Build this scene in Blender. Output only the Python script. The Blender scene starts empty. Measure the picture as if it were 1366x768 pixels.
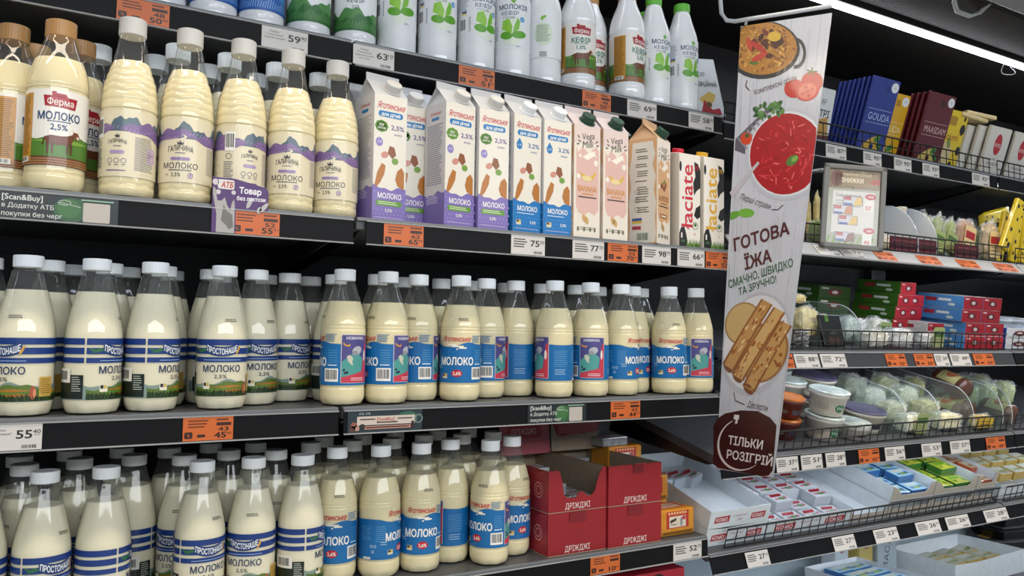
import bpy, bmesh, math, random
from mathutils import Vector, Matrix
random.seed(7)
SC = bpy.context.scene
COL = SC.collection
CZ = 1.45                       # camera height above the floor
# ---------------------------------------------------------------- camera
FOC = 1060.0
F_ = Vector((0.5018, 0.8632, 0.0555)).normalized()
R_ = Vector((0.8640, -0.5033, 0.0149)).normalized()
U_ = R_.cross(F_).normalized(); R_ = F_.cross(U_).normalized()
cd = bpy.data.cameras.new('camera'); cam = bpy.data.objects.new('camera', cd); COL.objects.link(cam)
cd.sensor_width = 36.0; cd.lens = FOC / 1366 * 36.0; cd.clip_start = 0.02
M3 = Matrix((R_, U_, -F_)).transposed()
cam.matrix_world = Matrix.Translation((0, 0, CZ)) @ M3.to_4x4()
SC.camera = cam
# ---------------------------------------------------------------- view and world
vs = SC.view_settings
vs.view_transform = 'Standard'; vs.look = 'None'; vs.gamma = 1.0; vs.use_curve_mapping = False
vs.exposure = -0.1
SC.cycles.transparent_max_bounces = 32
SC.cycles.max_bounces = 8
w = bpy.data.worlds.new('store_air'); SC.world = w; w.use_nodes = True
w.node_tree.nodes['Background'].inputs[0].default_value = (0.80, 0.90, 1.0, 1)
w.node_tree.nodes['Background'].inputs[1].default_value = 0.28
def area(name, loc, target, sx, sy, power, col):
    l = bpy.data.lights.new(name, 'AREA'); l.shape = 'RECTANGLE'; l.size = sx; l.size_y = sy
    l.energy = power; l.color = col
    o = bpy.data.objects.new(name, l); COL.objects.link(o); o.location = loc
    d = Vector(target) - Vector(loc)
    o.rotation_euler = d.to_track_quat('-Z', 'Y').to_euler()
    return o
# the aisle's two rows of ceiling luminaires: a warm one close to the case, cool ones further off
area('aisle_luminaire', (1.0, 0.12, CZ + 2.9), (1.0, 1.15, CZ - 0.6), 7.0, 0.30, 150, (1.0, 0.86, 0.68))
area('aisle_luminaire', (0.8, -3.4, CZ + 1.5), (0.9, 1.5, CZ - 0.2), 7.0, 0.8, 165, (0.92, 0.96, 1.0))
# ---------------------------------------------------------------- projection helper (pixel of the photo -> point on a real plane)
def ray(x, y): return F_ + (x - 683) / FOC * R_ - (y - 384) / FOC * U_
def ony(x, y, Y):
    d = ray(x, y); t = Y / d.y
    return Vector((d.x * t, Y, CZ + d.z * t))
def onz(x, y, z):
    d = ray(x, y); t = (z - CZ) / d.z
    return Vector((d.x * t, d.y * t, z))
def onplane(x, y, co, no):
    d = ray(x, y); o = Vector((0, 0, CZ)); t = (Vector(co) - o).dot(no) / d.dot(no)
    return o + d * t
# ---------------------------------------------------------------- materials
_m = {}
def lin(c):
    c = c / 255.0
    return c / 12.92 if c <= 0.04045 else ((c + 0.055) / 1.055) ** 2.4
def hexc(h):
    h = h.lstrip('#')
    return tuple(lin(int(h[i:i + 2], 16)) for i in (0, 2, 4)) + (1.0,)
def mat(h, rough=0.45, metal=0.0, noise=0.0, scale=40.0, bump=0.0, sss=0.0, coat=0.0, spec=0.5, name=None):
    key = (h, rough, metal, noise, scale, bump, sss, coat, spec)
    if key in _m: return _m[key]
    m = bpy.data.materials.new(name or ('paint_' + h.lstrip('#'))); m.use_nodes = True
    nt = m.node_tree; b = nt.nodes['Principled BSDF']; c = hexc(h)
    b.inputs['Base Color'].default_value = c; b.inputs['Roughness'].default_value = rough
    b.inputs['Metallic'].default_value = metal
    b.inputs['Specular IOR Level'].default_value = spec
    if sss:
        b.inputs['Subsurface Weight'].default_value = sss; b.inputs['Subsurface Scale'].default_value = 0.01
    if coat:
        b.inputs['Coat Weight'].default_value = coat; b.inputs['Coat Roughness'].default_value = 0.08
    if noise or bump:
        tc = nt.nodes.new('ShaderNodeTexCoord'); nz = nt.nodes.new('ShaderNodeTexNoise')
        nz.inputs['Scale'].default_value = scale; nz.inputs['Detail'].default_value = 4
        nt.links.new(tc.outputs['Object'], nz.inputs['Vector'])
        if noise:
            rp = nt.nodes.new('ShaderNodeValToRGB')
            rp.color_ramp.elements[0].position = 0.3; rp.color_ramp.elements[1].position = 0.7
            rp.color_ramp.elements[0].color = tuple(v * (1 - noise) for v in c[:3]) + (1,)
            rp.color_ramp.elements[1].color = tuple(min(1, v * (1 + noise)) for v in c[:3]) + (1,)
            nt.links.new(nz.outputs['Fac'], rp.inputs['Fac']); nt.links.new(rp.outputs['Color'], b.inputs['Base Color'])
        if bump:
            bp = nt.nodes.new('ShaderNodeBump'); bp.inputs['Strength'].default_value = bump; bp.inputs['Distance'].default_value = 0.002
            nt.links.new(nz.outputs['Fac'], bp.inputs['Height']); nt.links.new(bp.outputs['Normal'], b.inputs['Normal'])
    _m[key] = m
    return m
def clear(h='ffffff', alpha=0.0, rough=0.04, refl=1.0, ior=1.5, name='clear_plastic', crinkle=0.0):
    """thin clear plastic: see-through with a real surface reflection; alpha adds a slight milky film"""
    key = ('clear', h, alpha, rough, refl, crinkle)
    if key in _m: return _m[key]
    m = bpy.data.materials.new(name); m.use_nodes = True; nt = m.node_tree; nt.nodes.clear()
    out = nt.nodes.new('ShaderNodeOutputMaterial'); tr = nt.nodes.new('ShaderNodeBsdfTransparent')
    gl = nt.nodes.new('ShaderNodeBsdfGlossy'); fr = nt.nodes.new('ShaderNodeFresnel'); mx = nt.nodes.new('ShaderNodeMixShader')
    tr.inputs[0].default_value = hexc(h); gl.inputs['Roughness'].default_value = rough
    ge = nt.nodes.new('ShaderNodeNewGeometry'); mi_ = nt.nodes.new('ShaderNodeMix'); mi_.data_type = 'FLOAT'
    mi_.inputs[2].default_value = ior; mi_.inputs[3].default_value = 1.0 / ior
    nt.links.new(ge.outputs['Backfacing'], mi_.inputs[0]); nt.links.new(mi_.outputs[0], fr.inputs['IOR'])
    mu = nt.nodes.new('ShaderNodeMath'); mu.operation = 'MULTIPLY'; mu.inputs[1].default_value = refl
    nt.links.new(fr.outputs[0], mu.inputs[0]); nt.links.new(mu.outputs[0], mx.inputs[0])
    base = tr.outputs[0]
    if alpha:
        df = nt.nodes.new('ShaderNodeBsdfDiffuse'); df.inputs[0].default_value = (0.85, 0.87, 0.88, 1)
        m2 = nt.nodes.new('ShaderNodeMixShader'); m2.inputs[0].default_value = alpha
        nt.links.new(tr.outputs[0], m2.inputs[1]); nt.links.new(df.outputs[0], m2.inputs[2]); base = m2.outputs[0]
    if crinkle:
        tc = nt.nodes.new('ShaderNodeTexCoord'); vz = nt.nodes.new('ShaderNodeTexNoise'); vz.inputs['Scale'].default_value = 90
        vz.inputs['Detail'].default_value = 3
        nt.links.new(tc.outputs['Object'], vz.inputs['Vector'])
        bp = nt.nodes.new('ShaderNodeBump'); bp.inputs['Strength'].default_value = crinkle; bp.inputs['Distance'].default_value = 0.004
        nt.links.new(vz.outputs['Fac'], bp.inputs['Height']); nt.links.new(bp.outputs['Normal'], gl.inputs['Normal'])
    nt.links.new(base, mx.inputs[1]); nt.links.new(gl.outputs[0], mx.inputs[2]); nt.links.new(mx.outputs[0], out.inputs[0])
    _m[key] = m
    return m
def emit(h, s, name='lamp_glow'):
    m = bpy.data.materials.new(name); m.use_nodes = True; b = m.node_tree.nodes['Principled BSDF']
    b.inputs['Emission Color'].default_value = hexc(h); b.inputs['Emission Strength'].default_value = s
    b.inputs['Base Color'].default_value = hexc(h)
    return m
# ---------------------------------------------------------------- scene-object helpers
def obj(name, me, mats=None, parent=None, loc=(0, 0, 0), rot=(0, 0, 0), smooth=False):
    if isinstance(me, bmesh.types.BMesh):
        bm = me; me = bpy.data.meshes.new(name); bm.normal_update(); bm.to_mesh(me); bm.free()
    if mats is not None:
        if not isinstance(mats, (list, tuple)): mats = [mats]
        if len(me.materials) == 0:
            for m in mats: me.materials.append(m)
    if smooth:
        for p in me.polygons: p.use_smooth = True
    o = bpy.data.objects.new(name, me); COL.objects.link(o)
    o.parent = parent; o.location = loc; o.rotation_euler = rot
    return o
def tag(o, label=None, cat=None, group=None, kind=None):
    if label: o['label'] = label
    if cat: o['category'] = cat
    if group: o['group'] = group
    if kind: o['kind'] = kind
    return o
def thing(name, label, cat, loc=(0, 0, 0), rz=0.0, group=None, rot=None):
    o = bpy.data.objects.new(name, None); COL.objects.link(o); o.empty_display_size = 0.02
    o.location = loc; o.rotation_euler = rot if rot else (0, 0, rz)
    return tag(o, label, cat, group)
def struct(name, bm, m, parent=None):
    o = obj(name, bm, m, parent)
    if parent is None: o['kind'] = 'structure'
    return o
def inst(o, parent=None):
    c = o.copy(); COL.objects.link(c); c.parent = parent
    return c
def dup(root, loc, rz, label=None, group=None, rot=None):
    r = inst(root); r.location = loc; r.rotation_euler = rot if rot else (0, 0, rz)
    if label: r['label'] = label
    if group: r['group'] = group
    for ch in list(root.children):
        c = inst(ch, r)
        for g in list(ch.children): inst(g, c)
    return r
# ---------------------------------------------------------------- mesh helpers
def box(bm, x0, x1, y0, y1, z0, z1, mi=0, bev=0.0, M=None):
    vs_ = [bm.verts.new(p) for p in ((x0, y0, z0), (x1, y0, z0), (x1, y1, z0), (x0, y1, z0), (x0, y0, z1), (x1, y0, z1), (x1, y1, z1), (x0, y1, z1))]
    fs = [bm.faces.new([vs_[i] for i in q]) for q in ((0, 3, 2, 1), (4, 5, 6, 7), (0, 1, 5, 4), (1, 2, 6, 5), (2, 3, 7, 6), (3, 0, 4, 7))]
    for f in fs: f.material_index = mi
    if bev:
        es = list({e for f in fs for e in f.edges})
        r = bmesh.ops.bevel(bm, geom=es, offset=bev, segments=2, profile=0.5, affect='EDGES')
        for f in r['faces']: f.material_index = mi
        vs_ = list({v for f in r['faces'] for v in f.verts} | {v for v in vs_ if v.is_valid})
    if M is not None:
        for v in vs_:
            if v.is_valid: v.co = M @ v.co
    return vs_
def boxm(x0, x1, y0, y1, z0, z1, bev=0.0):
    bm = bmesh.new(); box(bm, x0, x1, y0, y1, z0, z1, 0, bev); return bm
def lathe(prof, seg=40, rfun=None, cap_top=True, cap_bot=True):
    """prof: list of (z, r); rfun(theta, z, r) -> r"""
    bm = bmesh.new(); rings = []
    for z, r in prof:
        rings.append([bm.verts.new(((rfun(2 * math.pi * i / seg, z, r) if rfun else r) * math.sin(2 * math.pi * i / seg),
                                    -(rfun(2 * math.pi * i / seg, z, r) if rfun else r) * math.cos(2 * math.pi * i / seg), z)) for i in range(seg)])
    for a, b in zip(rings[:-1], rings[1:]):
        for i in range(seg):
            j = (i + 1) % seg
            bm.faces.new((a[i], a[j], b[j], b[i]))
    if cap_bot: bm.faces.new(list(reversed(rings[0])))
    if cap_top: bm.faces.new(rings[-1])
    return bm
def prism(bm, pts, y0, y1, mi=0):
    """extrude an x-z polygon along y"""
    a = [bm.verts.new((p[0], y0, p[1])) for p in pts]; b = [bm.verts.new((p[0], y1, p[1])) for p in pts]
    n = len(pts); fs = [bm.faces.new(a), bm.faces.new(list(reversed(b)))]
    for i in range(n):
        j = (i + 1) % n; fs.append(bm.faces.new((a[j], a[i], b[i], b[j])))
    for f in fs: f.material_index = mi
    bm.normal_update(); bmesh.ops.triangulate(bm, faces=fs[:2]); bmesh.ops.recalc_face_normals(bm, faces=[f for f in bm.faces])
    return a + b
def tube(bm, pts, r, seg=8, mi=0, closed=False):
    pts = [Vector(p) for p in pts]; n = len(pts); rings = []
    for i, p in enumerate(pts):
        if closed: d = pts[(i + 1) % n] - pts[i - 1]
        else: d = pts[min(i + 1, n - 1)] - pts[max(i - 1, 0)]
        d.normalize(); a = Vector((0, 0, 1)) if abs(d.z) < 0.9 else Vector((1, 0, 0))
        u = d.cross(a).normalized(); v = d.cross(u)
        rings.append([bm.verts.new(p + (u * math.cos(2 * math.pi * k / seg) + v * math.sin(2 * math.pi * k / seg)) * r) for k in range(seg)])
    fs = []
    prs = list(zip(rings[:-1], rings[1:])) + ([(rings[-1], rings[0])] if closed else [])
    for a, b in prs:
        for k in range(seg):
            j = (k + 1) % seg; fs.append(bm.faces.new((a[k], a[j], b[j], b[k])))
    if not closed: fs += [bm.faces.new(list(reversed(rings[0]))), bm.faces.new(rings[-1])]
    for f in fs: f.material_index = mi; f.smooth = True
    return fs
# ---------------------------------------------------------------- print engine: flat lettering and shapes laid on real surfaces
_tx = {}
from mathutils.geometry import delaunay_2d_cdt
def outline(s):
    """closed outlines of a line of lettering"""
    c = bpy.data.curves.new('t', 'FONT'); c.body = s; c.size = 1.0; c.resolution_u = 3; c.fill_mode = 'NONE'
    o = bpy.data.objects.new('t', c); me = bpy.data.meshes.new_from_object(o)
    vs_ = [(v.co.x, v.co.y) for v in me.vertices]; nxt = {}
    for e in me.edges:
        x, y = e.vertices; nxt.setdefault(x, []).append(y); nxt.setdefault(y, []).append(x)
    bpy.data.meshes.remove(me); bpy.data.objects.remove(o); bpy.data.curves.remove(c)
    loops, seen = [], set()
    for i in range(len(vs_)):
        if i in seen or i not in nxt: continue
        lp = [i]; seen.add(i); cur = i
        while True:
            n = [k for k in sorted(nxt[cur], key=lambda k: (k != cur + 1, k)) if k not in seen]
            if not n: break
            cur = n[0]; seen.add(cur); lp.append(cur)
        if len(lp) > 2: loops.append([vs_[k] for k in lp])
    return loops
def textmesh(s, bold):
    k = (s, bold)
    if k in _tx: return _tx[k]
    loops = outline(s); out = []
    def ar(q): return sum(q[i - 1][0] * q[i][1] - q[i][0] * q[i - 1][1] for i in range(len(q))) / 2
    def bb(q): return (min(v[0] for v in q), min(v[1] for v in q), max(v[0] for v in q), max(v[1] for v in q))
    info = [(ar(q), bb(q)) for q in loops]
    for li, lp in enumerate(loops):
        a0, b0 = info[li]
        for a1, b1 in info:
            if b1[0] <= b0[0] and b1[1] <= b0[1] and b1[2] >= b0[2] and b1[3] >= b0[3] and abs(a1) > abs(a0): a0, b0 = a1, b1
        sb = -bold if a0 > 0 else bold
        q = [lp[0]]
        for pt in lp[1:]:
            if abs(pt[0] - q[-1][0]) + abs(pt[1] - q[-1][1]) > 1e-5: q.append(pt)
        if abs(q[0][0] - q[-1][0]) + abs(q[0][1] - q[-1][1]) < 1e-5: q.pop()
        if len(q) < 3: continue
        if bold:
            r = []
            for i in range(len(q)):
                x0, x1, x2 = q[i - 1], q[i], q[(i + 1) % len(q)]
                d1 = (x1[0] - x0[0], x1[1] - x0[1]); d2 = (x2[0] - x1[0], x2[1] - x1[1]); l1 = math.hypot(*d1); l2 = math.hypot(*d2)
                n = (-(d1[1] / l1 + d2[1] / l2), d1[0] / l1 + d2[0] / l2); l = math.hypot(*n)
                if l < .3: r.append(x1); continue
                f = sb * min(1.6, 2 / l) / l; r.append((x1[0] + n[0] * f, x1[1] + n[1] * f))
            q = r
        out.append(q)
    pts, edges = [], []
    for q in out:
        n = len(pts); pts += [Vector(v) for v in q]; edges += [(n + i, n + (i + 1) % len(q)) for i in range(len(q))]
    if not pts: _tx[k] = ([], []); return _tx[k]
    V, E_, Fc = delaunay_2d_cdt(pts, edges, [], 0, 1e-6)[:3]
    boxes = [(min(v[0] for v in q), max(v[0] for v in q), min(v[1] for v in q), max(v[1] for v in q)) for q in out]
    keep = []
    for f in Fc:
        x = sum(V[i].x for i in f) / len(f); y = sum(V[i].y for i in f) / len(f); wn = 0
        for q, bx in zip(out, boxes):
            if not (bx[0] <= x <= bx[1] and bx[2] <= y <= bx[3]): continue
            for i in range(len(q)):
                a_, b_ = q[i], q[(i + 1) % len(q)]
                if (a_[1] <= y) != (b_[1] <= y):
                    xc = a_[0] + (y - a_[1]) / (b_[1] - a_[1]) * (b_[0] - a_[0])
                    if xc > x: wn += 1 if b_[1] > a_[1] else -1
        if wn: keep.append(tuple(f))
    _tx[k] = ([(v.x, v.y) for v in V], keep)
    return _tx[k]
class Print:
    EPS = 0.00013
    def __init__(s): s.it = []
    def poly(s, pts, col, l=0): s.it.append(([tuple(p) for p in pts], None, col, l)); return s
    def rect(s, x0, y0, x1, y1, col, l=0): return s.poly(((x0, y0), (x1, y0), (x1, y1), (x0, y1)), col, l)
    def rrect(s, x0, y0, x1, y1, r, col, l=0):
        p = []
        for cx, cy, a0 in ((x1 - r, y0 + r, -90), (x1 - r, y1 - r, 0), (x0 + r, y1 - r, 90), (x0 + r, y0 + r, 180)):
            for k in range(5):
                a = math.radians(a0 + 22.5 * k); p.append((cx + r * math.cos(a), cy + r * math.sin(a)))
        return s.poly(p, col, l)
    def ell(s, cx, cy, rx, ry, col, l=0, n=20, rot=0.0):
        c, q = math.cos(rot), math.sin(rot); p = []
        for k in range(n):
            a = 2 * math.pi * k / n; x, y = rx * math.cos(a), ry * math.sin(a); p.append((cx + x * c - y * q, cy + x * q + y * c))
        return s.poly(p, col, l)
    def ring(s, cx, cy, r, t, col, l=0, a0=0.0, a1=360.0, n=28):
        for k in range(n):
            p = []
            for a, rr in ((k, r), (k + 1, r), (k + 1, r - t), (k, r - t)):
                g = math.radians(a0 + (a1 - a0) * a / n); p.append((cx + rr * math.cos(g), cy + rr * math.sin(g)))
            s.poly(p, col, l)
        return s
    def line(s, pts, wd, col, l=0):
        for a, b in zip(pts[:-1], pts[1:]):
            dx, dy = b[0] - a[0], b[1] - a[1]; n = math.hypot(dx, dy) or 1; ox, oy = -dy / n * wd / 2, dx / n * wd / 2
            s.poly(((a[0] - ox, a[1] - oy), (b[0] - ox, b[1] - oy), (b[0] + ox, b[1] + oy), (a[0] + ox, a[1] + oy)), col, l)
        return s
    def text(s, t, cx, cy, h, col, l=3, wd=None, bold=0.0, shear=0.0, rot=0.0, al='C', arc=0.0):
        vs_, fs = textmesh(t, bold)
        if not vs_: return s
        x0 = min(v[0] for v in vs_); x1 = max(v[0] for v in vs_)
        sy = h / 0.73; sx = wd / (x1 - x0) if wd else sy
        mid = {'C': (x0 + x1) / 2, 'L': x0, 'R': x1}[al]
        c, q = math.cos(rot), math.sin(rot); out = []
        hw = (x1 - x0) / 2 * sx or 1
        for vx, vy in vs_:
            x = (vx - mid) * sx + vy * sy * shear; y = (vy - 0.365) * sy
            if arc: y += arc * ((x / hw) ** 2 - 0.5)
            out.append((cx + x * c - y * q, cy + x * q + y * c))
        s.it.append((out, fs, col, l)); return s
    def lines(s, x0, x1, y, dy, n, col, l=3, t=None, jit=0.25):
        """rows of print too small to read"""
        rn = random.Random(int(abs(x0 * 1e5) + n * 7 + abs(y * 1e5)))
        for k in range(n):
            xe = x1 - (x1 - x0) * jit * rn.random(); s.rect(x0, y - k * dy, xe, y - k * dy + (t or dy * 0.45), col, l)
        return s
    def barcode(s, x0, y0, x1, y1, col='1a1a1a', bg='f2f0ea', l=2, n=14):
        if bg: s.rect(x0, y0, x1, y1, bg, l)
        rn = random.Random(3); m = (x1 - x0) * 0.08; x = x0 + m; st = (x1 - x0 - 2 * m) / n
        for k in range(n):
            s.rect(x, y0 + (y1 - y0) * 0.18, x + st * (0.35 + 0.4 * rn.random()), y1 - (y1 - y0) * 0.1, col, l + 1); x += st
        return s
    def mesh(s, mapf, du=0.0, dv=0.0, rough=0.4, coat=0.0, name='print'):
        bm = bmesh.new(); cols = []
        for pts, fs, col, l in s.it:
            if col not in cols: cols.append(col)
            mi = cols.index(col); z = l
            vv = [bm.verts.new((p[0], p[1], z)) for p in pts]
            try:
                if fs is None:
                    f = bm.faces.new(vv); f.material_index = mi
                else:
                    for q in fs:
                        if len(set(q)) > 2: bm.faces.new([vv[i] for i in q]).material_index = mi
            except ValueError: pass
        bm.normal_update(); bmesh.ops.triangulate(bm, faces=[f for f in bm.faces if len(f.verts) > 4])
        bm.normal_update()
        fl = [f for f in bm.faces if f.normal.z < 0]
        if fl: bmesh.ops.reverse_faces(bm, faces=fl)
        if bm.verts:
            for ax, d in ((0, du), (1, dv)):
                if not d: continue
                a = min(v.co[ax] for v in bm.verts); b = max(v.co[ax] for v in bm.verts)
                for k in range(math.floor(a / d) + 1, math.ceil(b / d)):
                    co = [0, 0, 0]; no = [0, 0, 0]; co[ax] = k * d; no[ax] = 1
                    bmesh.ops.bisect_plane(bm, geom=bm.verts[:] + bm.edges[:] + bm.faces[:], plane_co=co, plane_no=no, dist=1e-7)
        for v in bm.verts: v.co = mapf(v.co.x, v.co.y, v.co.z * s.EPS)
        me = bpy.data.meshes.new(name); bm.to_mesh(me); bm.free()
        for c in cols: me.materials.append(mat(c, rough, coat=coat))
        return me
def flatmap(y=0.0): return lambda u, v, e: Vector((u, y - e - 0.0002, v))
def cylmap(R, off=0.0004): return lambda u, v, e: Vector(((R + off + e) * math.sin(u / R), -(R + off + e) * math.cos(u / R), v))
def profmap(R, prof, off=0.0004):
    def rz(v):
        for (z0, r0), (z1, r1) in zip(prof[:-1], prof[1:]):
            if z0 <= v <= z1: return r0 + (r1 - r0) * (v - z0) / max(1e-9, z1 - z0)
        return R
    return lambda u, v, e: Vector(((rz(v) + off + e) * math.sin(u / R), -(rz(v) + off + e) * math.cos(u / R), v))
ORD = ['first', 'second', 'third', 'fourth', 'fifth', 'sixth', 'seventh', 'eighth', 'ninth', 'tenth', 'eleventh', 'twelfth', 'thirteenth',
       'fourteenth', 'fifteenth', 'sixteenth', 'seventeenth', 'eighteenth', 'nineteenth', 'twentieth']
# ================================================================ THE SETTING
BACK = 1.92
S1, S2, S3, S4 = CZ + 0.5322 * 1.032, CZ + 0.2015, CZ - 0.139, CZ - 0.4794      # shelf surfaces
D1, D2, D3, D4 = 1.3902 * 1.032, 1.3573, 1.400, 1.437                            # front of the price rails
M_black = mat('0b0c0d', 0.55, noise=0.25, scale=25, name='black_case_liner')
M_shelf = mat('4a4c4f', 0.42, noise=0.12, scale=60, name='grey_shelf_enamel', metal=0.0)
M_edge = mat('6b6f73', 0.35, name='shelf_front_enamel')
M_rail = mat('0b0c0f', 0.5, noise=0.1, scale=30, spec=0.18, name='graphite_rail_strip')
M_raillip = clear('ffffff', alpha=0.35, rough=0.12, name='clear_rail_lip')
M_dark = mat('141517', 0.4, name='black_bracket')
def deck(z, x0, x1): return boxm(x0, x1, -0.9, 0, 0, 0)
floor = struct('floor', boxm(-3, 6, -4, 2.2, -0.05, 0.0), mat('c4c0b8', 0.3, noise=0.08, scale=3, name='store_floor_tile'))
wall = struct('wall_back', boxm(-1.3, 4.3, BACK, BACK + 0.05, 0.2, 2.55), M_black)
ceil = struct('ceiling', boxm(-1.3, 4.3, 1.24, BACK + 0.05, CZ + 0.965, CZ + 1.0), mat('1d1c1a', 0.6, noise=0.3, scale=160, bump=0.6, name='dark_canopy_mesh'))
bm = bmesh.new()
for k in range(26):
    y = 1.26 + k * 0.0065
    box(bm, -1.3, 4.3, y, y + 0.003, CZ + 0.962, CZ + 0.9655)
struct('trim_1', bm, mat('2c2a26', 0.5, name='canopy_rib'))
struct('wall_left', boxm(-1.35, -1.3, 1.2, BACK + 0.05, 0.2, 2.55), M_black)
struct('wall_right', boxm(4.3, 4.35, 1.2, BACK + 0.05, 0.2, 2.55), M_black)
# case base below the lowest shelf
struct('baseboard_front', boxm(-1.3, 4.3, 1.48, BACK, 0.0, 0.2), mat('2a2c30', 0.4))
# ================================================================ SHELVES
M_led = emit('e6efff', 38.0, 'cool_led_strip'); M_led2 = emit('e6efff', 11.0, 'cool_led_strip_small')
def shelf(label, x0, x1, z, D, depth=None, tilt=0.0, rail_rot=0.0, rail_h=0.043, rail_col=None, gap=0.0, led=None):
    """a steel shelf: board, front edge, price rail with clear lips, two brackets; origin at its front edge"""
    t = thing('refrigerator_shelf', label, 'shelf', (x0, D, z), rot=(tilt, 0, 0))
    L = x1 - x0; dp = depth or (BACK - D - 0.02)
    bm = bmesh.new(); box(bm, 0.001, L - 0.001, 0.004, dp, -0.022, 0, bev=0.0015)
    obj('board', bm, M_shelf, t)
    bm = bmesh.new(); box(bm, 0.001, L - 0.001, -0.002, 0.012, -0.007, -0.0005, bev=0.001)
    obj('front_edge', bm, M_edge, t)
    r = obj('price_rail', boxm(0.001 + gap, L - 0.001, -0.004, 0.0, -rail_h, 0, 0.0008), rail_col or M_rail, t, loc=(0, 0, -0.006), rot=(rail_rot, 0, 0))
    for zz in (-0.0016, -rail_h):
        obj('rail_lip', boxm(0.001 + gap, L - 0.001, -0.0075, -0.003, zz - 0.0008, zz + 0.0016, 0.0006), M_raillip, r)
    for xx in (0.012, L - 0.018):
        bm = bmesh.new(); a = [(0.02, -0.022), (dp, -0.022), (dp, -0.085), (0.05, -0.035)]
        vv = []
        for px in (xx, xx + 0.005): vv.append([bm.verts.new((px, p[0], p[1])) for p in a])
        bm.faces.new(vv[0]); bm.faces.new(list(reversed(vv[1])))
        for i in range(4):
            j = (i + 1) % 4; bm.faces.new((vv[0][j], vv[0][i], vv[1][i], vv[1][j]))
        obj('bracket', bm, M_dark, t)
    if led: obj('led_strip', boxm(0.07, L - 0.07, 0.030, 0.037, -0.0255, -0.0225), led, t)
    return t
XA, XB, XC, XD = 0.461, 0.4665, 1.3876, 2.664
LEFT = -0.95
sA1 = shelf('top shelf of the end bay, kefir bottles with green hill labels on it', LEFT, 0.4745, S1, D1, led=M_led2)
sB1 = shelf('top shelf over the milk cartons, white kefir bottles on it', 0.479, 1.43, S1, D1, led=M_led2)
sA2 = shelf('second shelf from the top carrying purple-label milk bottles', LEFT, XA, S2, D2, led=M_led2)
sB2 = shelf('second shelf from the top carrying milk cartons', XB, XC + 0.002, S2, D2, gap=0.016, led=M_led2)
sA3 = shelf('third shelf from the top carrying blue-striped milk bottles', LEFT, XA - 0.004, S3, D3)
sB3 = shelf('third shelf from the top carrying blue-wave milk bottles', XB - 0.002, XC, S3, D3)
sA4 = shelf('fourth shelf from the top with blue-striped milk bottles, below the 55.40 tag', LEFT, XA, S4, D4)
sB4 = shelf('fourth shelf from the top carrying red yeast boxes', XB, XC, S4, D4)
sB5 = shelf('lowest shelf in view below the red yeast boxes', XB, XC, S4 - 0.36, 1.45)
sA5 = shelf('lowest shelf below the blue-striped bottles', LEFT, XA, S4 - 0.36, 1.45)
# uprights between the bays
for x in (LEFT, (XA + XB) / 2, XC + 0.002, XD + 0.004, 3.9):
    struct('trim_2', boxm(x - 0.012, x + 0.012, BACK - 0.03, BACK, 0.2, 2.4), M_dark)
# perforated rows on the dark back panel are too dark to see one by one; long slots under the second shelf are
slot_me = boxm(0, 0.018, 0, 0.0015, 0, 0.0018); slot = None
for k in range(14):
    x = -0.30 + k * 0.052
    if slot is None: slot = obj('vent_slot', slot_me, mat('020203', 0.8), wall, (x, BACK - 0.0012, S3 + 0.285))
    else:
        c = inst(slot, wall); c.location.x = x
# ================================================================ BOTTLES
M_milk = mat('f2e2b8', 0.55, sss=0.0, spec=0.15, name='milk')
M_milk_pale = mat('f0e6cb', 0.55, spec=0.15, name='pale_milk')  # paler copy of the milk, the cooler light on these bottles put into its colour
M_pet = clear('fbfdfc', alpha=0.035, rough=0.05, refl=1.0, ior=1.52, name='clear_bottle_plastic')
M_capw = mat('e8ecee', 0.38, spec=0.4, name='white_cap_plastic')
M_capg = mat('cfcdc9', 0.38, spec=0.4, name='greyish_cap_plastic')
M_capbr = mat('a97f4c', 0.36, name='caramel_cap_plastic')
M_capgr = mat('63b53c', 0.36, name='green_cap_plastic')
M_white = mat('eceef0', 0.22, spec=0.5, coat=0.4, name='white_bottle_plastic')
def smooth_prof(p, n):
    """resample a (z, r) profile with a Catmull-Rom curve, n points per span"""
    out = []
    for i in range(len(p) - 1):
        p0, p1, p2, p3 = p[max(i - 1, 0)], p[i], p[i + 1], p[min(i + 2, len(p) - 1)]
        for k in range(n):
            t = k / n; q = []
            for a in (0, 1):
                q.append(0.5 * (2 * p1[a] + (p2[a] - p0[a]) * t + (2 * p0[a] - 5 * p1[a] + 4 * p2[a] - p3[a]) * t * t + (3 * p1[a] - p0[a] - 3 * p2[a] + p3[a]) * t ** 3))
            out.append(tuple(q))
    out.append(p[-1]); return out
def foot(th, z, r, n=5, top=0.016):
    """petal feet at the bottom of a blown bottle"""
    if z < top: r -= 0.0022 * (1 - z / top) * (0.5 + 0.5 * math.cos(n * 2 * th)) ** 3
    return r
def groove(z, zs, r, d=0.0009, w=0.0022):
    for a in zs: r -= d * math.exp(-((z - a) / w) ** 2)
    return r
def cap_mesh(r, h, name='cap'):
    prof = [(0, r * 0.97), (0.0008, r), (h - 0.0022, r), (h - 0.0007, r * 0.985), (h, r * 0.93)]
    bm = lathe(prof, 72, lambda th, z, q: q - (0.00022 if int(round(th / (2 * math.pi) * 72)) % 2 and 0.0005 < z < h - 0.002 else 0))
    # neck band under the cap
    me = bpy.data.meshes.new(name); bm.normal_update(); bm.to_mesh(me); bm.free()
    return me
KINDS = {}
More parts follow.
